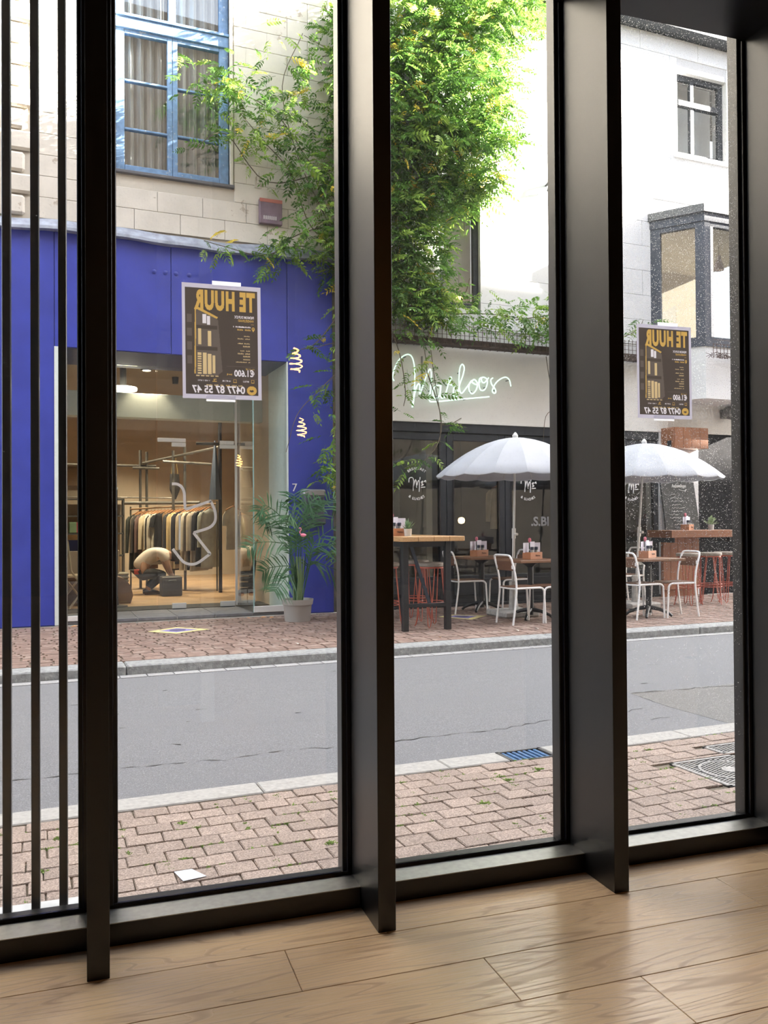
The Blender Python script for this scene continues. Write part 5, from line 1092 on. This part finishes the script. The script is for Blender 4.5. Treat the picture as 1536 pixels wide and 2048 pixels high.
# umbrellas
m_can = M('white_canvas', (.60, .62, .67), rough=.85, trl=.25, var=.03, vs=5)
m_pole = M('white_pole', (.70, .69, .66), rough=.4)
def parasol(x, y, lean, Rr, label):
    t = thing('parasol', label, 'parasol', loc=(x, y, GZ), group='white terrace parasols')
    zr, za = 1.93, 2.45; n = 16
    def prof(q): return zr+(za-zr)*(1-q**1.9)
    def X(p): z = p[2]; return (p[0]+lean*z/2.45, p[1], z)
    for k in range(n):
        a0 = 2*pi*k/n; a1 = 2*pi*(k+1)/n; mb = MB(); rows_ = []
        for q in [i/8 for i in range(9)]:
            r = Rr*q; row = []
            for j in range(5):
                f_ = j/4; a = a0+(a1-a0)*f_; sag = .014*q*sin(pi*f_); rr = r*(1-.02*sin(pi*f_)*q)
                row.append(X((rr*cos(a), rr*sin(a), prof(q)-sag)))
            rows_.append(row)
        rows_.append([X((Rr*1.0*cos(a0+(a1-a0)*j/4)*(1-.02*sin(pi*j/4)), Rr*sin(a0+(a1-a0)*j/4)*(1-.02*sin(pi*j/4)), zr-.010-.022*sin(pi*j/4))) for j in range(5)])
        for dz in (0, -.004):
            vv = [(p[0], p[1], p[2]+dz) for row in rows_ for p in row]
            mb.add(vv, [(i*5+j, i*5+j+1, i*5+5+j+1, i*5+5+j) for i in range(len(rows_)-1) for j in range(4)])
        me = bpy.data.meshes.new('canopy_panel'); me.from_pydata(mb.v, [], mb.f); me.materials.append(m_can); me.shade_smooth(); put('canopy_panel', me, t)
        MB().tube([X((Rr*q*cos(a0), Rr*q*sin(a0), prof(q)-.012)) for q in (.03, .25, .5, .75, .99)], .005, 5).build('rib', m_pole, t)
        if k % 2 == 0: MB().tube([X((.03*cos(a0), .03*sin(a0), 2.02)), X((Rr*.5*cos(a0), Rr*.5*sin(a0), prof(.5)-.015))], .005, 5).build('strut', m_pole, t)
    MB().tube([X((0, 0, .05)), X((0, 0, 1.15))], .020, 10).build('lower_pole', m_pole, t, smooth=True); MB().tube([X((0, 0, 1.1)), X((0, 0, 2.46))], .016, 10).build('upper_pole', m_pole, t, smooth=True)
    MB().tube([X((0, 0, 1.06)), X((0, 0, 1.2))], .028, 10).build('pole_joint', m_pole, t, smooth=True); MB().tube([X((0, -.03, 1.12)), X((0, -.09, 1.12))], .018, 8).build('clamp_knob', m_pole, t, smooth=True)
    MB().lathe([(.035, 0), (.04, .03), (.02, .06), (.008, .075)], 12, (lean, 0, 2.45)).build('finial', m_pole, t, smooth=True)
    MB().lathe([(.025, 1.98), (.035, 2.0), (.035, 2.05), (.02, 2.07)], 12, (lean*.82, 0, 0)).build('hub', m_pole, t, smooth=True)
    bb = thing('concrete_block', label.replace('parasol', 'stand block').replace('open white', 'pale concrete').split(' over')[0].split(' in the')[0]+(' holding the first parasol' if x < 7 else ' holding the second parasol'), 'weight', loc=(x, y, GZ)); m_cb = M('pale_concrete_base', (.42, .41, .39), rough=.8, var=.2, vs=18)
    MB().box(-.27, .27, -.27, .27, 0, .085, b=.02).build('block', m_cb, bb); MB().lathe([(.055, .085), (.05, .12), (.036, .42), (.036, .44)], 14, cap=False).build('sleeve', m_cb, bb, smooth=True); MB().lathe([(.045, .42), (.047, .47), (.03, .48)], 14, cap=False).build('collar', m_cb, bb, smooth=True)
parasol(6.076, 10.16, .065, 1.08, 'open white parasol over the terrace left of the third mullion')
parasol(8.279, 10.33, .20, 1.16, 'open white parasol in the dusty right window, leaning slightly right')
# hairpin bar stools
m_red = M('copper_red_rod', (.44, .10, .06), rough=.4, var=.1)
m_sw = woodmat('grey_stool_wood', (.30, .26, .22), (.16, .13, .10), axis=0, scale=2, rough=.5)
def stool_proto():
    t = thing('bar_stool', 'x', 'stool', group='copper red hairpin bar stools')
    MB().lathe([(.165, .745), (.175, .755), (.175, .785), (.165, .795)], 24).build('seat', m_sw, t, smooth=True); MB().lathe([(.158, .725), (.158, .745)], 24).build('seat_ring', m_red, t, smooth=True)
    for k in range(4):
        a = k*pi/2+pi/4; o_ = Vector((cos(a), sin(a), 0)); s_ = Vector((-sin(a), cos(a), 0))
        p = [o_*.13+s_*.06+Vector((0, 0, .73)), o_*.185+s_*.022+Vector((0, 0, .10)), o_*.20+s_*.015+Vector((0, 0, .03)), o_*.215+Vector((0, 0, .007)), o_*.20-s_*.015+Vector((0, 0, .03)), o_*.185-s_*.022+Vector((0, 0, .10)), o_*.13-s_*.06+Vector((0, 0, .73))]
        MB().tube(p, .0065, 6).build('leg', m_red, t, smooth=True)
    for z, r in ((.27, .168), (.31, .164)): MB().tube([(r*cos(q*pi/14), r*sin(q*pi/14), z) for q in range(28)], .006, 6, closed=True).build('foot_ring', m_red, t, smooth=True)
    return t
s0 = stool_proto()
for i, (x, y, a, lab_) in enumerate(((4.56, 9.55, 10, 'copper red hairpin stool at the right front leg of the high table'), (4.66, 10.25, 40, 'copper red hairpin stool behind the first one at the high table'), (4.05, 9.82, 25, 'copper red hairpin stool cut off by the second mullion'),
                                     (9.22, 10.25, 15, 'copper red hairpin stool behind the white chair at the bar shelf'), (9.68, 10.28, 50, 'copper red hairpin stool in the middle of the bar shelf row'), (10.08, 10.38, 5, 'copper red hairpin stool at the right window edge'))):
    if i == 0: s0.matrix_world = Matrix.Translation((x, y, GZ)) @ Matrix.Rotation(R(a), 4, 'Z'); s0['label'] = lab_
    else: dup(s0, lab_, (x, y, GZ), R(a))
# high table
m_slab = woodmat('honey_oak_slab', (.55, .33, .15), (.30, .16, .07), axis=0, scale=1.2, rough=.4, ring=.5)
ht = thing('high_table', 'high terrace table with a thick honey wood slab and black steel legs', 'table', loc=(4.40, 9.9, GZ))
for k in range(4): MB().box(-.42+.205*k+.001*k, -.42+.205*(k+1), -.78, .80, 1.065, 1.125, b=.006).build('top_plank', woodmat('honey_oak_slab_long', (.55, .33, .15), (.30, .16, .07), axis=1, scale=1.2, rough=.4, ring=.5), ht)
for x in (-.34, .22):
    for y in (-.66, .66): MB().box(x-.035, x+.035, y-.035, y+.035, 0, 1.065, b=.003).build('leg', m_blk, ht)
for y in (-.66, .66):
    MB().box(-.305, .185, y-.02, y+.02, .28, .325, b=.003).build('stretcher', m_blk, ht); MB().box(-.305, .185, y-.02, y+.02, 1.0, 1.065, b=.003).build('apron', m_blk, ht)
    m4 = MB().box(-.02, .02, -.008, .008, 0, .78).xf(Matrix.Translation((-.02, y-.01, .31)) @ Matrix.Rotation(R(-19), 4, 'Y')); m4.build('brace', M('blue_black_brace', (.03, .04, .06), rough=.3, metal=.3), ht)
for x in (-.34, .22): MB().box(x-.02, x+.02, -.625, .625, 1.0, 1.06, b=.003).build('side_apron', m_blk, ht)
# menu caddies
m_cad = woodmat('orange_crate_wood', (.48, .20, .09), (.30, .11, .05), axis=0, scale=3, rough=.5, ring=.3)
m_card = M('pale_menu_card', (.72, .70, .82), rough=.5); m_btl = M('bottle_glass', (.35, .36, .33), rough=.15, spec=.7); m_cap = M('dark_bottle_cap', (.03, .035, .06), rough=.4); m_flo = M('pink_flower', (.65, .16, .22), rough=.7)
def caddy(x, y, z, rz, label):
    t = thing('menu_caddy', label, 'caddy', loc=(x, y, z), rot=rz, group='wooden menu caddies')
    b_ = MB().box(-.115, .115, -.07, -.06, 0, .095, b=.002).build('box_side', m_cad, t); MB().box(-.115, .115, .06, .07, 0, .095, b=.002).build('box_side', m_cad, t)
    for s_ in (-1, 1): MB().box(s_*.115-.006, s_*.115+.006, -.07, .07, 0, .095, b=.002).build('box_end', m_cad, t)
    MB().box(-.11, .11, -.06, .06, 0, .01).build('box_floor', m_cad, t); g_ = textmb('Marloos', .035, depth=.001, sx=.8); g_.v = [(q[0]-.02, -.0715-q[2], q[1]+.04) for q in g_.v]; g_.build('burnt_lettering', M('burnt_brown', (.10, .04, .02)), t)
    for s_ in (-1, 1): MB().box(-.08, .08, -.002, .002, 0, .13).build('menu_card', m_card, t, loc=(s_*.095, .03, .09), rot=R(s_*-14))
    MB().box(-.045, .045, -.003, .003, .05, .235).build('menu_card', m_card, t, loc=(.0, .0, .0))
    for x_ in (-.04, .045):
        bt = MB().lathe([(.022, .012), (.023, .10), (.018, .13)], 12).build('bottle', m_btl, t, smooth=True, loc=(x_, -.03, 0)); MB().lathe([(.024, .125), (.025, .16), (.02, .166)], 12).build('cap', m_cap, bt)
    MB().lathe([(.008, .22), (.022, .25), (.018, .275), (.006, .285)], 8).build('flower', m_flo, t, loc=(-.03, .02, 0)); MB().tube([(-.03, .02, .03), (-.03, .02, .23)], .003, 5).build('stem', M('flower_stem', (.1, .2, .06)), t)
caddy(6.15, 9.76, GZ+.79, R(18), 'wooden menu caddy with bottles on the table under the first umbrella')
caddy(5.98, 10.92, GZ+.79, R(18), 'wooden menu caddy with cards on the table by the cafe doors')
caddy(7.74, 9.38, GZ+.79, R(25), 'wooden menu caddy on the table in the right window')
caddy(10.02, 11.15, GZ+1.13, R(30), 'wooden menu caddy on the bar shelf below the chalkboard')
caddy(4.10, 9.62, GZ+1.125, R(15), 'wooden menu caddy on the high table, cut by the mullion')
# small potted plants
m_pot = M('pale_concrete_pot', (.55, .54, .52), rough=.8, var=.1, vs=20)
def small_plant(x, y, z, label, col, spike, seed):
    r_ = random.Random(seed); t = thing('potted_plant', label, 'plant', loc=(x, y, z)); MB().lathe([(.042, 0), (.05, .09), (.045, .09), (.04, .075)], 16).build('pot', m_pot, t, smooth=True)
    mb = MB()
    for k in range(70 if not spike else 46):
        a = r_.uniform(0, 2*pi); e = r_.uniform(.2, 1.4); l = r_.uniform(.06, .15); b0 = Vector((r_.gauss(0, .012), r_.gauss(0, .012), .085))
        d = Vector((cos(a)*cos(e), sin(a)*cos(e), sin(e))); s_ = d.cross(Vector((0, 0, 1))).normalized()
        if spike: w_ = .009; mb.add([b0-s_*w_, b0+s_*w_, b0+d*l*.6+s_*w_*.8+Vector((0, 0, .0)), b0+d*l, b0+d*l*.6-s_*w_*.8], [(0, 1, 2, 3, 4)])
        else:
            c_ = b0+d*l; w_ = .022; u_ = s_.cross(d); mb.add([c_-d*w_, c_+s_*w_*.6, c_+d*w_, c_-s_*w_*.6], [(0, 1, 2, 3)])
            mb.tube([b0, c_], .0015, 3)
    mb.build('foliage', M('small_leaf_%d' % seed, col, rough=.6, trl=.2, var=.25, vs=30), t)
small_plant(4.22, 9.50, GZ+1.125, 'small spiky potted plant on the high table', (.16, .28, .14), True, 1)
small_plant(10.48, 11.10, GZ+1.13, 'small leafy potted plant on the bar shelf at right', (.30, .40, .22), False, 2)
# ------------------------------------------------------------------ big potted palm beside the shop
pl = thing('potted_palm', 'tall green potted palm in a ribbed grey pot beside the blue shopfront', 'plant', loc=(3.22, 10.86, GZ))
mb = MB(); n = 48; L_ = []
for z, r, rib in ((0, .165, 0), (.01, .17, 1), (.20, .185, 1), (.215, .19, 0), (.22, .20, 0), (.29, .212, 0), (.29, .20, 0), (.25, .195, 0)):
    L_.append([((r-(.006 if rib and j % 2 else 0))*cos(2*pi*j/n), (r-(.006 if rib and j % 2 else 0))*sin(2*pi*j/n), z) for j in range(n)])
mb.loops(L_).build('pot', M('ribbed_grey_plastic', (.40, .385, .36), rough=.6), pl, smooth=True)
MB().lathe([(.195, .255), (.01, .265)], 24).build('soil', M('dry_soil', (0, 0, 0)), pl)
m_palm = M('palm_green', (.040, .115, .045), rough=.5, spec=.3, var=.35, vs=6, trl=.12); m_stem = M('palm_stem', (.12, .20, .08), rough=.5)
r_ = random.Random(4)
fr_ = [((-.42, -.05, 1.52), (-.12, 0, 1.25)), ((-.55, -.15, 1.05), (-.15, -.05, 1.0)), ((.14, -.05, 1.55), (.05, 0, 1.15)), ((.50, .05, 1.62), (.2, 0, 1.3)), ((.75, -.10, 1.35), (.25, -.05, 1.05)), ((.58, -.2, 1.0), (.22, -.1, .95)), ((-.30, .15, 1.35), (-.1, .1, 1.1)), ((-.32, -.25, .48), (-.14, -.1, .62)), ((-.38, -.10, .72), (-.10, -.05, .72)), ((.30, .2, 1.60), (.1, .1, 1.25)), ((-.14, -.2, 1.40), (-.04, -.1, 1.1)), ((.02, .2, 1.66), (0, .1, 1.2)), ((.64, .02, .62), (.20, 0, .78))]
for (tip, mid) in fr_:
    a = Vector((r_.uniform(-.05, .06), r_.uniform(-.05, .05), .26)); m_ = Vector(mid); tp = Vector(tip)
    out = (tp-m_); end = tp+Vector((out.x*.45, out.y*.45, -abs(out.length)*.20))
    sp = bez([a, a.lerp(m_, .55)+Vector((0, 0, .06)), m_, tp, end], 9)
    mb = MB(); mb.tube(sp, [.010-.007*i/len(sp) for i in range(len(sp))], 5)
    k0 = int(len(sp)*.36); fn_ = Vector((r_.uniform(-.7, .7), -1, r_.uniform(.1, .9))).normalized()   # each frond turns its face its own way
    for i in range(k0, len(sp)):
        if (i-k0) % 3 == 2: continue
        d = (sp[min(i+1, len(sp)-1)]-sp[i-1]).normalized(); q = (i-k0)/(len(sp)-k0); s_ = d.cross(fn_); s_ = s_.normalized() if s_.length > .01 else Vector((1, 0, 0))
        for sg in (-1, 1):
            for sub in (0,):
                p0 = sp[i].lerp(sp[i-1], sub); l = .30*(sin(pi*(.18+.78*q))**.7)*r_.uniform(.85, 1.1)
                dr = (s_*sg*.80+d*.55+Vector((0, 0, .12))).normalized(); w_ = .0135
                pm_ = p0+dr*l*.5+Vector((0, 0, -.015)); pe = p0+dr*l+Vector((0, 0, -.08*l/.3-.01)); wv = d*w_
                mb.add([p0-wv*.4, p0+wv*.4, pm_+wv, pe, pm_-wv], [(0, 1, 2, 4), (4, 2, 3)])
    mb.build('frond', m_palm, pl, smooth=False)
for k in range(7):
    a = r_.uniform(0, 6.28); MB().tube([(.05*cos(a), .05*sin(a), .25), (.06*cos(a)+.02, .06*sin(a), .55), (.10*cos(a), .08*sin(a), .85)], [.016, .012, .008], 7).build('stalk', m_stem, pl, smooth=True)
fg = thing('flamingo_ornament', 'small pink flamingo ornament among the palm fronds', 'ornament', loc=(3.235, 10.66, 1.12)); m_pk = M('flamingo_pink', (.85, .25, .38), rough=.5)
MB().loops([[(x, w_*cos(q*pi/4), .05+h_*sin(q*pi/4)) for q in range(8)] for x, w_, h_ in ((-.03, .004, .004), (-.015, .016, .02), (.01, .018, .024), (.035, .012, .016), (.05, .003, .004))]).build('body', m_pk, fg, smooth=True)
MB().tube(bez([(-.02, 0, .06), (-.04, 0, .09), (-.02, 0, .12), (-.03, 0, .145), (-.05, 0, .14)], 4), .006, 6).build('neck', m_pk, fg, smooth=True); MB().tube([(.005, 0, .03), (.005, 0, -.85)], .002, 5).build('stick', m_stem, fg)
# ------------------------------------------------------------------ climbing vine between the two houses
vn = thing('climbing_vine', 'large leafy green climbing vine between blue shop and white cafe', 'vine', loc=(4.2, FY, GZ))
VO = Vector((4.2, FY, GZ)); r_ = random.Random(21)
m_bark = M('vine_bark', (.13, .105, .075), rough=.95, var=.35, vs=12, bump=.5, bs=30)
def vt(pts, r, name='stem', n=6): MB().tube([p-VO for p in bez([Vector(p) for p in pts], 5)], [r*(1-.5*i/(len(pts)*5)) for i in range((len(pts)-1)*5+1)], n).build(name, m_bark, vn, smooth=True)
vt([(4.12, 11.50, .03), (4.20, 11.52, .7), (4.10, 11.50, 1.5), (4.22, 11.52, 2.6), (4.15, 11.5, 3.8), (4.3, 11.48, 5.2), (4.5, 11.45, 6.5), (4.8, 11.4, 8.0), (5.2, 11.4, 9.2)], .055, 'trunk', 10)
vt([(4.26, 11.52, .03), (4.12, 11.48, .9), (4.28, 11.5, 1.9), (4.14, 11.48, 3.1), (4.3, 11.5, 4.3), (4.2, 11.45, 6.0), (4.1, 11.4, 8.6)], .035, 'trunk', 8)
vt([(4.05, 11.52, .03), (4.02, 11.5, 1.2), (4.16, 11.52, 2.2), (4.05, 11.52, 3.5), (4.0, 11.5, 5.0)], .022, 'trunk', 7)
MB().tube([Vector((4.30, 11.40, .04))-VO, Vector((4.42, 11.48, 1.1))-VO], .018, 7).build('red_cane', M('red_cane', (.32, .08, .05), rough=.6), vn)
# each branch: points, number of compound leaves, spread
BR = [([(4.1, 11.45, 5.8), (3.6, 11.42, 6.4), (3.1, 11.4, 7.0), (2.5, 11.38, 7.2), (2.1, 11.36, 7.22)], 150, .17, .2),
      ([(4.1, 11.45, 5.2), (3.7, 11.42, 5.9), (3.4, 11.4, 6.5), (3.2, 11.4, 7.4), (3.5, 11.4, 8.2)], 120, .26, .3),
      ([(4.1, 11.45, 5.2), (3.6, 11.4, 5.5), (3.3, 11.38, 6.2), (2.9, 11.38, 6.6), (2.6, 11.36, 6.9)], 110, .24, .25),
      ([(4.0, 11.45, 4.9), (3.5, 11.4, 5.2), (2.9, 11.38, 5.0), (2.4, 11.36, 5.05), (2.1, 11.36, 5.1)], 22, .07, .15),
      ([(4.0, 11.45, 5.6), (3.5, 11.42, 5.4), (3.2, 11.4, 5.2), (2.95, 11.4, 4.9)], 60, .15, .2),
      ([(4.1, 11.45, 4.4), (3.8, 11.42, 4.0), (3.6, 11.4, 3.8), (3.45, 11.38, 3.75)], 12, .08, .2),
      ([(4.0, 11.5, 6.4), (3.0, 11.45, 6.05), (2.4, 11.4, 6.6), (1.95, 11.38, 6.3)], 12, .06, .1),
      ([(5.0, 11.4, 4.8), (5.1, 11.3, 4.3), (5.25, 11.22, 3.9), (5.3, 11.2, 3.5), (5.35, 11.2, 3.4)], 26, .10, .3),
      ([(4.8, 11.4, 4.2), (4.9, 11.25, 3.7), (4.95, 11.2, 3.2), (4.92, 11.2, 3.0)], 14, .08, .25),
      ([(5.3, 11.2, 3.5), (5.5, 11.18, 2.9), (5.45, 11.15, 2.5), (5.2, 11.15, 2.2), (4.9, 11.15, 2.1)], 16, .06, .2),
      ([(5.5, 11.15, 2.75), (5.62, 11.12, 2.75), (5.8, 11.1, 2.85)], 5, .04, .1),
      ([(4.9, 11.4, 4.4), (5.6, 11.25, 4.4), (6.4, 11.2, 4.45), (7.2, 11.2, 4.4), (7.8, 11.2, 4.35)], 210, .20, .4),
      ([(6.8, 11.2, 4.4), (7.3, 11.18, 4.5), (7.7, 11.16, 4.6), (8.0, 11.16, 4.5)], 50, .16, .3),
      ([(7.3, 11.2, 4.3), (7.55, 11.1, 4.05), (7.75, 11.08, 3.75)], 24, .10, .2),
      ([(8.2, 11.2, 4.2), (8.8, 11.2, 4.3), (9.1, 11.2, 4.45), (9.2, 11.2, 4.6)], 16, .08, .2),
      ([(4.15, 11.45, 4.5), (4.0, 11.38, 3.6), (3.92, 11.36, 3.0), (3.9, 11.36, 2.2), (3.95, 11.36, 1.6)], 90, .15, .25),
      ([(4.1, 11.45, 2.2), (3.9, 11.36, 2.1), (3.75, 11.3, 1.95)], 18, .10, .2),
      ([(4.2, 11.45, 1.5), (4.05, 11.36, 1.1), (3.95, 11.34, .9)], 16, .10, .2)]
# dense crown: ellipsoid clumps (cx, cz, rx, rz, depth, leaves)
CL = [(4.3, 8.5, .5, .6, .4, 90), (5.2, 8.6, .8, .9, .7, 330), (6.1, 8.9, .7, .7, .8, 250), (6.8, 9.1, .6, .5, .7, 110), (5.0, 7.5, .7, .8, .7, 280), (5.8, 7.7, .7, .7, .85, 260), (6.45, 7.9, .5, .5, .8, 110),
      (6.35, 7.1, .5, .4, .7, 130), (5.6, 6.9, .7, .5, .75, 210), (4.8, 6.5, .6, .7, .55, 200), (5.6, 6.2, .6, .4, .6, 150), (6.2, 6.5, .45, .35, .6, 100), (5.0, 5.7, .5, .6, .5, 170), (5.45, 5.3, .35, .5, .4, 90), (4.9, 4.9, .45, .5, .45, 170), (5.4, 4.6, .45, .35, .4, 110), (4.1, 7.4, .35, .9, .4, 130), (4.1, 6.2, .30, .9, .35, 120), (4.05, 5.2, .30, .6, .3, 90), (7.2, 9.5, .4, .25, .4, 30)]
def leafgeo(L_, n, droop, rr):
    """compound leaf along +X: rachis plus paired pointed leaflets, returns verts, faces"""
    mb = MB()
    def rp(t): return Vector((L_*t, 0, -droop*L_*t*t))
    for i in range(4):
        a, b_ = rp(i/4), rp((i+1)/4); w_ = .0022; mb.add([a+Vector((0, w_, 0)), a-Vector((0, w_, 0)), b_-Vector((0, w_, 0)), b_+Vector((0, w_, 0))], [(0, 1, 2, 3)])
    for i in range(n):
        t = .28+.72*i/(n-1); p = rp(t); l = L_*.30*(1-.35*abs(t-.55)*1.5)*rr.uniform(.85, 1.15)
        for sg in ((-1, 1) if i < n-1 else (0,)):
            d = Vector((.55, sg*.85, -.25)).normalized() if sg else Vector((1, 0, -.4)).normalized(); s_ = d.cross(Vector((0, 0, 1))).normalized(); w_ = l*.20; tw = Vector((0, 0, rr.uniform(-.01, .01)))
            mb.add([p, p+d*l*.42+s_*w_+tw, p+d*l-Vector((0, 0, l*.15)), p+d*l*.42-s_*w_-tw], [(0, 1, 2, 3)])
    return mb.v, mb.f
GEO = [leafgeo(.29*k, 6, dr, r_) for k, dr in ((1, .35), (.85, .5), (1.1, .25), (.95, .6), (.75, .3), (1.15, .45))]
def leafmat(name, col, trl):
    m = M(name, col, rough=.5, spec=.4, trl=trl, isl=.25, var=.25, vs=3, pos=True); return m
LM = [leafmat('vine_leaf_green', (.115, .24, .04), .42), leafmat('vine_leaf_light', (.24, .37, .06), .48), leafmat('vine_leaf_dark', (.065, .15, .03), .35), leafmat('vine_leaf_yellow', (.72, .56, .08), .45)]
poses = []
def pose(p, outward=None):
    a = r_.uniform(-pi, 0) if r_.random() < .75 else r_.uniform(0, pi)
    e = r_.uniform(-.7, .45)
    m = Matrix.Translation(p) @ Matrix.Rotation(a, 4, 'Z') @ Matrix.Rotation(-e, 4, 'Y') @ Matrix.Rotation(r_.uniform(-.8, .8), 4, 'X') @ Matrix.Scale(r_.uniform(.75, 1.2), 4)
    q = r_.random(); k = 0 if q < .50 else 1 if q < .78 else 2 if q < .965 else 3
    poses.append((m, r_.randrange(len(GEO)), k, p))
for pts, n, spread, lift in BR:
    sp = bez([Vector(p) for p in pts], 8); vt(pts, .009, 'shoot', 5)
    for i in range(n):
        q = r_.random()**.8; p = sp[min(len(sp)-1, int(q*len(sp)))]; pose(p+Vector((r_.gauss(0, spread), -abs(r_.gauss(0, spread*.7)), r_.gauss(0, spread*.8))))
for cx, cz, rx, rz, dp, n in CL:
    for i in range(int(n*1.7)):
        while True:
            a, b_, c_ = r_.uniform(-1, 1), r_.uniform(-1, 1), r_.random()
            if a*a+b_*b_+c_*c_*.8 < 1.05: break
        pose(Vector((cx+a*rx, FY-.06-dp*max(c_, .15), cz+b_*rz)))
for i in range(46):   # loose woody shoots inside the crown
    cx, cz, rx, rz, dp, n = r_.choice(CL[:17]); p = Vector((cx+r_.uniform(-rx, rx), FY-.05-dp*r_.random()*.6, cz+r_.uniform(-rz, rz)))
    vt([p, p+Vector((r_.uniform(-.3, .3), -.1, r_.uniform(-.3, .1))), p+Vector((r_.uniform(-.5, .5), -.12, r_.uniform(-.6, .2)))], .008, 'shoot', 4)
for p in ([(5.35, 11.25, 4.1), (5.42, 11.2, 3.4), (5.5, 11.2, 2.9), (5.5, 11.2, 2.5)], [(7.4, 11.3, 3.9), (7.6, 11.5, 3.55), (7.75, 11.55, 3.2), (7.55, 11.55, 3.0), (7.5, 11.56, 2.6)], [(4.3, 11.3, 3.9), (4.0, 11.3, 3.5), (3.6, 11.3, 3.1), (3.35, 11.3, 2.8), (3.2, 11.3, 2.3)], [(4.3, 11.3, 3.85), (3.9, 11.3, 3.85), (3.6, 11.3, 3.75)]): vt(p, .007, 'tendril', 5)
# the 300 leaves that stand out most (isolated, in front) are parts, the rest one joined mass
order = sorted(range(len(poses)), key=lambda i: poses[i][3].y+(.0 if poses[i][3].z < 8.4 else 2)+r_.uniform(0, .5))
part = set(order[:300]); lme = {}
rest = [([], []) for _ in LM]
for i, (m, g, k, p) in enumerate(poses):
    if i in part:
        if (g, k) not in lme:
            me = bpy.data.meshes.new('leaf'); me.from_pydata([tuple(v) for v in GEO[g][0]], [], GEO[g][1]); me.materials.append(LM[k]); lme[(g, k)] = me
        o = bpy.data.objects.new('leaf', lme[(g, k)]); C.objects.link(o); o.parent = vn; o.matrix_local = Matrix.Translation(-VO) @ m
    else:
        V, F = rest[k]; n = len(V); V += [tuple(m @ Vector(v)-VO) for v in GEO[g][0]]; F += [tuple(q+n for q in f) for f in GEO[g][1]]
for k, (V, F) in enumerate(rest):
    me = bpy.data.meshes.new('foliage'); me.from_pydata(V, [], F); me.materials.append(LM[k]); put('foliage', me, vn, kind='stuff')
# ------------------------------------------------------------------ our own side of the street (behind and beside the window)
FR[0] = ROOM
m_own = M('beige_brick_facade', (.34, .28, .22), rough=.9, var=.12, vs=6, pos=True)
ow = MB()
for q in ((-14, 14, 3.70, 10.5), (-14, -3.6, -.1, 3.7), (6.6, 14, -.1, 3.7)): ow.box(q[0], q[1], 2.9, 3.02, q[2], q[3])
ow.box(-14, 5, 2.9, 3.02, 10.5, 13.5); ow.box(-14, 14, -11, 2.9, 10.3, 10.5)
ow = ow.build('wall_street', m_own, label='beige brick facade of our own building above the window, out of view', cat='wall', kind='structure')
for i in range(7):
    for z in (4.6, 7.6): MB().box(-9+i*2.8, -7.8+i*2.8, 3.02, 3.05, z, z+1.9).build('upper_window', M('upper_window_glass', (.10, .11, .12), rough=.1), ow)
FR[0] = STREET
nb = MB()  # unseen block added to stop the sun, roofline shaped for the facade shadow
nb.prism([(21, 0), (41.6, 0), (41.6, 19.35), (39.1, 19.35), (32.1, 20.55), (21, 20.9)], 'y', -9, 3)
nb.prism([(41.6, 0), (70, 0), (70, 15.9), (41.6, 16.4)], 'y', -9, 3)
nb.build('sun_blocker_building', m_own, label='unseen tall beige block down our side, added to shade the facade', cat='building')
